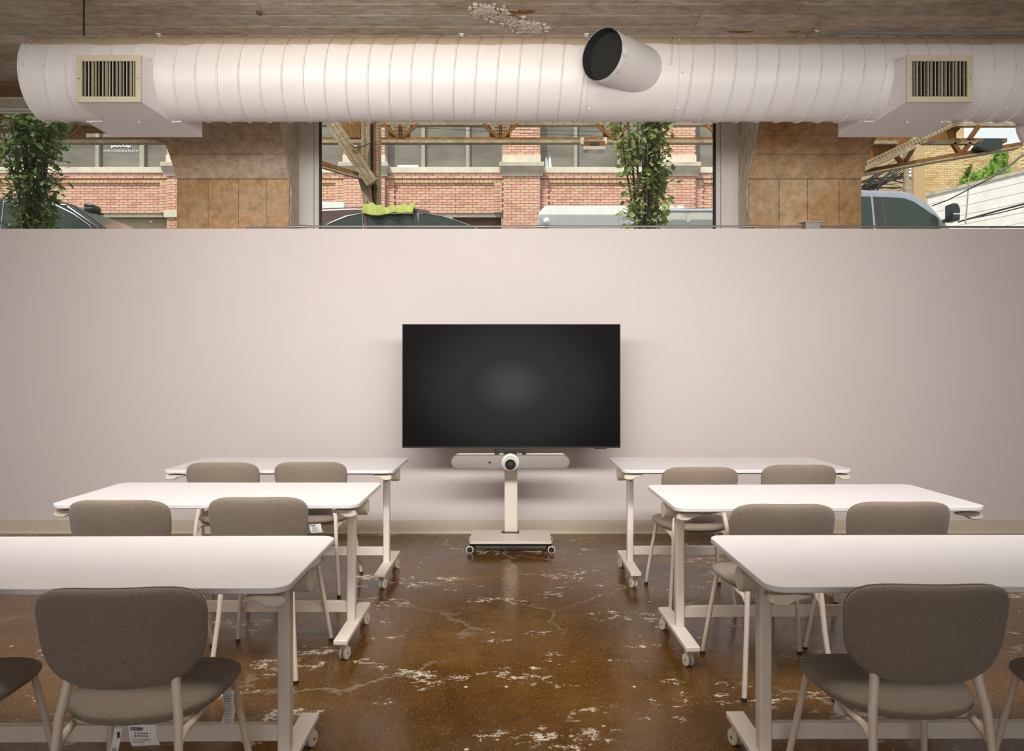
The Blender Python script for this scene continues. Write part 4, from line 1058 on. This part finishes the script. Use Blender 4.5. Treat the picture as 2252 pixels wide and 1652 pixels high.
# ------------------------------------------------------------------ vehicles
def car(name, label, X, Y, body, green, wins, hw, paint, glassm, trim=False, mirror=None, tum=.28, wheels=(.8, 3.6), wr=.34):
    """side profiles in (x, z), x forward = world +x; near side at world Y"""
    c = thing(name, label, 'vehicle', (X, Y + hw, GZ - .15), 0)
    MB().prism(body, lambda p, q: (p, -hw, q), lambda p, q: (p, hw, q)).build('body', paint, c, bevel=.05, seg=4, smooth=SM)
    zb = min(q for _, q in green)
    yy = lambda q: hw - .03 - (q - zb) * tum
    MB().prism(green, lambda p, q: (p, -yy(q), q), lambda p, q: (p, yy(q), q)).build('cabin', paint, c, bevel=.045, seg=4, smooth=SM)
    for i, wp in enumerate(wins):
        for s in (-1, 1):
            mbw = MB().prism(wp, lambda p, q: (p, s * (yy(q) + .006), q), lambda p, q: (p, s * (yy(q) - .01), q))
            wn_ = mbw.build('side_window', glassm, c)
            if trim: MB().tube([(p, s * (yy(q) + .008), q) for p, q in wp], .007, 6, closed=True).build('window_trim', M['chrome'], wn_, smooth=SM)
    # windscreen: the slope of the greenhouse that faces +x
    (xa, za), (xb, zb2) = green[-2], green[-1]
    dn = Vector((za - zb2, 0, xb - xa)).normalized() * .006
    w0, w1 = yy(za) - .08, yy(zb2) - .08
    ws = [(xa + (xb - xa) * .06, -w0, za + (zb2 - za) * .06), (xb - (xb - xa) * .06, -w1, zb2 - (zb2 - za) * .06), (xb - (xb - xa) * .06, w1, zb2 - (zb2 - za) * .06), (xa + (xb - xa) * .06, w0, za + (zb2 - za) * .06)]
    MB().add([Vector(v) + dn * 1.5 for v in ws] + [Vector(v) - dn for v in ws], [(0, 1, 2, 3), (7, 6, 5, 4), (0, 4, 5, 1), (1, 5, 6, 2), (2, 6, 7, 3), (3, 7, 4, 0)]).build('windscreen', glassm, c)
    for wx in wheels:
        for s in (-1, 1):
            wh = MB().cyl((wx, s * (hw - .20), wr), (wx, s * (hw + .01), wr), wr, 28).build('wheel', M['rubber'], c, smooth=SM, bevel=.02)
            MB().cyl((wx, s * (hw - .05), wr), (wx, s * (hw + .018), wr), wr * .62, 20).build('rim', M['chrome'], wh, smooth=SM)
    if mirror:
        mx_, mz, mw, mh = mirror
        mr_ = MB().prism([(mx_ - mw, mz - mh), (mx_ + mw, mz - mh), (mx_ + mw * 1.05, mz + mh * .3), (mx_ + mw * .6, mz + mh * .9), (mx_ - mw * .4, mz + mh), (mx_ - mw, mz + mh * .95)], lambda p, q: (p, -hw - .22, q), lambda p, q: (p, -hw - .02, q)).build('mirror', M['dark'], c, smooth=SM, bevel=.02, seg=3)
        MB().box(mx_ - .03, mx_ + .03, -hw - .08, -hw + .1, mz - mh * .8, mz - mh * .5).build('mirror_arm', M['dark'], mr_)
        MB().box(mx_ - mw * .8, mx_ + mw * .8, -hw - .225, -hw - .12, mz - mh * .35, mz - mh * .18).build('mirror_band', M['chrome'], mr_, bevel=.005)
    return c
def prof_px(pts, D, X): return [((px - CX) * D / F - X, CAMZ + (CY - py) * D / F - (GZ - .15)) for px, py in pts]
# maroon SUV behind the middle window
D1 = 10.6; X_ = -2.95
g = prof_px([(618, 535), (630, 500), (655, 472), (700, 460), (780, 456.5), (900, 458), (940, 463), (1062, 506)], D1 + .2, X_)
zb = 1.05
green = [(g[0][0] - .1, zb)] + g[1:-1] + [(g[-1][0] + .25, zb)]
w_a = prof_px([(712, 497), (724, 489), (760, 474), (790, 468.5), (796, 468), (800, 520), (700, 520)], D1 + .05, X_)
w_b = prof_px([(806, 467.5), (908, 467), (910, 520), (808, 520)], D1 + .05, X_)
w_c = prof_px([(918, 467.5), (940, 469), (970, 474), (1000, 483), (1030, 494), (1050, 503), (1070, 520), (920, 520)], D1 + .05, X_)
body = [(-.15, .35), (-.2, .8), (-.12, 1.12), (2.7, 1.10), (3.5, .98), (3.65, .7), (3.6, .3), (.0, .25)]
car('parked_suv', 'dark maroon car with chrome window trim and a lime cloth on its roof', X_, D1, body, green, [w_a, w_b, w_c], .93, M['carmaroon'], M['carglass'], True, None, .12, (.5, 2.9))
# lime cloth over the roof edge
cl = MB(); nu, nv = 34, 14; rr = random.Random(4); vs = []; fs = []
for i in range(nu + 1):
    for j in range(nv + 1):
        u = i / nu; v = j / nv
        A = P(797 + 115 * u, 0, D1 + .1)
        lump = .028 * abs(math.sin(u * 13 + v * 4)) + .02 * math.sin(u * 31 + v * 9) + .05 * math.exp(-((u - .14) / .12) ** 2) + .035 * math.exp(-((u - .92) / .09) ** 2)
        edge = min(1, min(v, 1 - v) * 6 + .15, )
        y_ = D1 + .02 + .42 * v + .03 * math.sin(u * 17)
        drop = .085 + .045 * math.exp(-((u - .25) / .18) ** 2) if j < 3 else 0
        z_ = CAMZ + (CY - 458) * (D1 + .1) / F + (lump + .012) * edge - drop * max(0, (3 - j) / 3) + .005
        vs.append((A.x + .015 * math.sin(v * 11 + u * 5), y_, z_))
for i in range(nu):
    for j in range(nv): a = i * (nv + 1) + j; fs.append((a, a + 1, a + nv + 2, a + nv + 1))
o = cl.add(vs, fs).build('lime_cloth', M['hivis'], smooth=3)
m_ = o.modifiers.new('s', 'SOLIDIFY'); m_.thickness = .012; m_ = o.modifiers.new('u', 'SUBSURF'); m_.levels = 1; m_.render_levels = 1
tag(o, 'crumpled lime yellow safety cloth on the roof of the maroon car', 'cloth')
# black car behind the left window
D2 = 9.9; X_ = -9.4
g = prof_px([(-300, 470), (-230, 440), (-80, 430), (60, 430), (135, 441), (290, 510)], D2, X_)
green = [(g[0][0] - .2, zb)] + g[:-1] + [(g[-1][0] + .1, zb)]
w_a = prof_px([(-230, 455), (-120, 442), (-10, 441), (-14, 520), (-260, 520)], D2 + .05, X_)
w_b = prof_px([(2, 441), (60, 441), (118, 449), (160, 470), (195, 495), (214, 520), (0, 520)], D2 + .05, X_)
body = [(-.3, .35), (-.3, 1.05), (4.6, 1.06), (5.55, .95), (5.65, .6), (5.6, .3)]
car('parked_car', 'black car with chrome trim and a sloping windscreen outside the left window', X_, D2, body, green, [w_a, w_b], .93, M['carblack'], M['carglass'], True, (P(196, 0, 9.7).x + 9.4, CAMZ + (CY - 456) * 9.7 / F - (GZ - .15), .06, .05), .12, (.6, 4.5))
# silver pickup on the right
D3 = 11.1; X_ = 2.6
g = prof_px([(1820, 418), (1900, 417.5), (1985, 420), (2012, 428), (2040, 447), (2096, 495)], D3 + .12, X_)
zb3 = 1.35
green = [(g[0][0] - .05, zb3)] + g[:-1] + [(g[-1][0] + .12, zb3)]
w_a = prof_px([(1944, 432), (1990, 434), (2012, 442), (2040, 462), (2064, 480), (2068, 515), (1950, 515)], D3 + .05, X_)
w_b = prof_px([(1840, 430), (1918, 431), (1922, 515), (1840, 515)], D3 + .05, X_)
body = [(-1.2, .45), (-1.2, 1.35), (3.55, 1.38), (3.75, 1.36), (4.8, 1.22), (4.9, .6), (4.8, .4)]
car('pickup_truck', 'silver pickup truck with a tall dark side mirror outside the right window', X_, D3, body, green, [w_a, w_b], 1.0, M['carsilver'], M['carglass'], False, (P(2084, 0, D3).x - X_ , CAMZ + (CY - 472) * D3 / F - (GZ - .15), .055, .12), .10, (-.2, 3.9), .4)
pk = [o for o in COL.objects if o.name == 'pickup_truck'][0]
pp = prof_px([(1923, 431), (1943, 432), (1949, 515), (1927, 515)], D3 + .05, X_)
MB().prism(pp, lambda p, q: (p, -(1.0 - .03 - (q - zb3) * .10) - .006, q), lambda p, q: (p, -(1.0 - .03 - (q - zb3) * .10) + .01, q)).build('door_pillar', M['gasket'], pk)
# white box van and its lower grey locker body
D4 = 15.0
vn = thing('box_van', 'white box van with grey side lockers parked across the street', 'vehicle', (2.4, D4 + 1, GZ - .15))
def vo(o): o.location = (-2.4, -D4 - 1, -(GZ - .15)); return o
q0 = P(1188, 452, D4); q1 = P(1345, 452, D4)
vo(MB().prism([(q0.x + .1, q0.z), (3.2, q0.z), (3.3, GZ + .35), (q0.x - .02, GZ + .35), (q0.x - .02, q0.z - .12)], lambda p, q: (p, D4, q), lambda p, q: (p, D4 + 2.0, q)).build('body', M['carwhite'], vn, bevel=.03, seg=3, smooth=SM))
qa, qb = P(1462, 461, D4 - .2), P(1700, 461, D4 - .2)
vo(MB().box(qa.x, qb.x, D4 - .2, D4 + 1.9, GZ + .35, qa.z).build('locker_body', M['vangrey'], vn, bevel=.02))
vo(MB().box(qa.x - .02, qb.x + .02, D4 - .23, D4 + 1.92, qa.z - .03, qa.z + .02).build('top_rail', M['chrome'], vn, bevel=.01))
for (a, b_) in ((1475, 1509), (1518, 1575), (1584, 1640)):
    A, B = P(a, 0, D4 - .22), P(b_, 0, D4 - .22)
    vo(MB().box(A.x, B.x, D4 - .222, D4 - .19, GZ + .6, qa.z - .07).build('locker_door', M['vangrey'], vn, bevel=.008))
vo(MB().box(1.98, 1.985, D4 - .004, D4, GZ + .4, q0.z - .02).build('panel_joint', M['vangrey'], vn))
for wx in (1.2, 4.4): vo(MB().cyl((wx, D4 - .05, GZ + .2), (wx, D4 + .2, GZ + .2), .36, 24).build('wheel', M['rubber'], vn, smooth=SM))
qs = P(1200, 486, D4 - .1)
vo(MB().ball(qs, .072, 20, 14).build('white_ball', M['winglow'], vn, smooth=3))
vo(MB().cyl((qs.x + .02, D4 - .12, qs.z - .075), (qs.x + .02, D4 + .01, qs.z - .075), .05, 16).build('ball_mount', M['vangrey'], vn, smooth=SM))
# second white van, further left
D5 = 17.0; q0 = P(757, 443.5, D5)
v2 = thing('white_van', 'white van roof showing left of the railway post', 'vehicle', (-6, D5 + 1, GZ - .15))
def v2o(o): o.location = (6, -D5 - 1, -(GZ - .15)); return o
v2o(MB().prism([(-6.9, q0.z), (q0.x - .03, q0.z), (q0.x, q0.z - .03), (q0.x - .02, GZ + .5), (-6.9, GZ + .5)], lambda p, q: (p, D5, q), lambda p, q: (p, D5 + 1.9, q)).build('body', M['carwhite'], v2, bevel=.03, smooth=SM))
v2o(MB().box(-5.6, q0.x - .25, D5 - .01, D5 + .02, q0.z - .95, q0.z - .35).build('side_window', M['carglass'], v2))
for wx in (-6.3, -4.3): v2o(MB().cyl((wx, D5 - .01, GZ + .2), (wx, D5 + .25, GZ + .2), .35, 24).build('wheel', M['rubber'], v2, smooth=SM))

# ------------------------------------------------------------------ right background
TB = 30.0; KT = F / TB
tb = thing('tan_brick_building', 'tall tan brick building with climbing ivy seen through the right window', 'building', (16, TB, GZ))
def to(o): o.location = (-16, -TB, -GZ); return o
tx = lambda px: (px - CX) / KT
tz = lambda py: CAMZ + (CY - py) / KT
to(MB().prism([(tx(2006), 31.2), (tx(2034), TB + .02), (tx(2120), TB + .02), (tx(2132), TB + .6), (tx(2132), 36), (tx(2006), 36)], lambda p, q: (p, q, GZ - .2), lambda p, q: (p, q, 17)).build('tower', M['tanbrick'], tb))
wl = to(MB().prism([(tx(2120), TB + .03), (tx(2212), TB - 1.25), (tx(2212), TB + 2), (tx(2120), TB + 2)], lambda p, q: (p, q, GZ - .2), lambda p, q: (p, q, tz(331))).build('lower_wall', M['tanbrick'], tb))
tw = MB()
z = tz(262); k = 0
while z > tz(445):
    xx = tx(2034) - (.107 if k % 2 else 0)
    while xx < tx(2120):
        a, b_ = max(xx, tx(2034)), min(xx + .2, tx(2120))
        if b_ - a > .03: brick_box(tw, (a, b_, z - .057, z, TB))
        xx += .214
    # receding lower wall
    if z < tz(331):
        xx = 0; Lw = math.hypot(tx(2212) - tx(2120), 1.28); dx, dy = (tx(2212) - tx(2120)) / Lw, -1.28 / Lw
        s0 = .107 if k % 2 else 0
        while xx + s0 + .2 < Lw:
            a = xx + s0; A = Vector((tx(2120) + dx * a, TB + .01 + dy * a - .02, 0)); B = A + Vector((dx, dy, 0)) * .2
            tw.add([(A.x, A.y, z - .057), (B.x, B.y, z - .057), (B.x, B.y, z), (A.x, A.y, z)], [(0, 1, 2, 3)]); xx += .214
    z -= .0677; k += 1
to(tw.build('brickwork', M['tanbrick'], tb, kind='stuff'))
wfr = to(MB().box(tx(2008), tx(2022), 30.5, 30.6, tz(436), tz(410)).build('window_frame', M['carwhite'], tb))
MB().box(tx(2010), tx(2020), 30.48, 30.5, tz(434), tz(412)).build('pane', M['farpane'], wfr)
iv = MB(); rr = random.Random(9)
vine = [(2116, 412), (2135, 404), (2150, 400), (2165, 388), (2180, 375), (2195, 362), (2205, 352), (2203, 342), (2195, 372), (2210, 380), (2200, 390), (2212, 395), (2185, 392), (2175, 400)]
leafs = leaf_mesh(2, 1.0)
for i in range(1300):
    a, b_ = rr.choice(list(zip(vine[:-1], vine[1:]))); f = rr.random()
    px = a[0] + (b_[0] - a[0]) * f + rr.gauss(0, 5.5); py = a[1] + (b_[1] - a[1]) * f + rr.gauss(0, 5)
    yy_ = TB - (px - 2120) / 120 * 1.6 * .98 - .10 - rr.random() * .15
    q = P(px, py, yy_); Mx = Matrix.Translation(q) @ Matrix.Rotation(rr.uniform(0, 6.28), 4, 'Y') @ Matrix.Rotation(rr.uniform(-1.2, .4), 4, 'X') @ Matrix.Scale(rr.uniform(.13, .26), 4)
    iv.add([Mx @ Vector((v[0] * 1.5, v[1], v[2])) for v in leafs[0]], leafs[1])
for i in range(60):
    f = rr.random(); px = 2120 + 18 * f + rr.gauss(0, 1.2); py = 400 - 40 * f
    q = P(px, py, TB - .2); Mx = Matrix.Translation(q) @ Matrix.Rotation(rr.uniform(0, 6.28), 4, 'Y') @ Matrix.Scale(.16, 4)
    iv.add([Mx @ Vector((v[0] * 1.5, v[1], v[2])) for v in leafs[0]], leafs[1])
to(iv.build('ivy', M['ivy'], tb, kind='stuff'))
# dark painted brick house at the far right edge
M['slate'] = plain('dark_blue_painted_brick', (0.13, 0.15, 0.19), 0.8, var=0.35, scale=2)
dh = tag(MB().box(tx(2212) + .05, 24, 27.6, 33, GZ - .2, 8.6).build('dark_house', M['slate']), 'dark blue grey painted brick house at the far right behind the ivy', 'building')
# white painted wall falling away from the camera
A = Vector((15.44, 30.0)); B = Vector((16.70, 26.3)); d_ = (B - A).normalized(); B2 = A + d_ * 11; nrm = Vector((d_.y, -d_.x)) * .3
ww = thing('painted_wall', 'white painted brick wall with dark coping behind the pickup truck', 'wall')
ZW = P(2040, 433, 30).z
MB().add([(A.x, A.y, GZ - .2), (B2.x, B2.y, GZ - .2), (B2.x + 4, B2.y, GZ - .2), (A.x + 4, A.y, GZ - .2), (A.x, A.y, ZW), (B2.x, B2.y, ZW), (B2.x + 4, B2.y, ZW), (A.x + 4, A.y, ZW)],
         [(0, 1, 5, 4), (1, 2, 6, 5), (2, 3, 7, 6), (3, 0, 4, 7), (4, 5, 6, 7)]).build('wall_face', M['paintedbrick'], ww)
cpv = [(A.x - .05, A.y), (B2.x - .05, B2.y), (B2.x + .4, B2.y), (A.x + .4, A.y)]
MB().prism(cpv, lambda p, q: (p, q, ZW), lambda p, q: (p, q, ZW + .12)).build('coping', M['capstone'], ww)
gm = MB(); z = ZW - .3
while z > GZ + 1:
    gm.add([(A.x - .004, A.y, z), (B2.x - .004, B2.y, z), (B2.x - .004, B2.y, z + .014), (A.x - .004, A.y, z + .014)], [(0, 1, 2, 3)]); z -= .33
gm.build('mortar_line', M['capstone'], ww, kind='stuff')
# utility pole with boxes and tangled wires
up = thing('utility_pole', 'wooden utility pole with tangled wires beside the tan building', 'pole', (P(1997, 0, 22).x, 22, GZ - .15))
MB().cyl((0, 0, 0), (0, 0, 8.5), .15, 16, .12).build('pole', M['pole'], up, smooth=SM)
for py in (370, 378, 386): 
    q = P(2001, py, 21.84) - Vector((P(1997, 0, 22).x, 22, GZ - .15)); MB().box(q.x - .03, q.x + .03, q.y - .02, q.y, q.z - .03, q.z + .03).build('number_plate', M['winglow'], up)
rr = random.Random(12)
wr_ = MB()
for k in range(34):
    a = (1985 + rr.uniform(-4, 2), rr.uniform(335, 420)); b_ = (1893 + rr.uniform(-10, 30), rr.uniform(395, 428))
    m1 = ((a[0] + b_[0]) / 2 + rr.uniform(-12, 12), (a[1] + b_[1]) / 2 + rr.uniform(-25, 18))
    Q = [P(*a, 22), P(*m1, 22 + rr.uniform(-.8, .8)), P(*b_, 22)]
    pts = [Q[0] * (1 - t) ** 2 + Q[1] * 2 * t * (1 - t) + Q[2] * t * t for t in [i / 8 for i in range(9)]]
    wr_.tube([p - Vector((P(1997, 0, 22).x, 22, GZ - .15)) for p in pts], rr.uniform(.008, .022), 5)
wr_.build('tangled_wire', M['cable'], up, kind='stuff')
def cable(pts, r, label, mat='cable'):
    Q = [P(*p) for p in pts]
    tag(MB().tube(Q, r, 8).build('service_cable', M[mat], smooth=SM), label, 'cable')
cable([(2275, 318, 12), (2252, 338, 12), (2225, 361, 12.2), (2200, 379, 12.6), (2170, 396, 13)], .020, 'thick grey cable sagging past the ivy at the right', 'emt')
cable([(2172, 395, 13), (2120, 422, 13.5), (2085, 440, 14), (2050, 453, 14.5)], .010, 'thin black end of the sagging cable above the pickup truck')
cable([(2270, 444, 16), (2200, 462, 17), (2150, 476, 18), (2108, 488, 19)], .020, 'upper of two dark cables low on the white painted wall')
cable([(2270, 450, 15.5), (2200, 468, 16.5), (2140, 480, 17.5)], .012, 'lower of two dark cables low on the white painted wall')
cable([(2123, 492, 14), (2126, 460, 14), (2131, 392, 14)], .012, 'thin upright rusty rod in front of the white painted wall', 'pole')
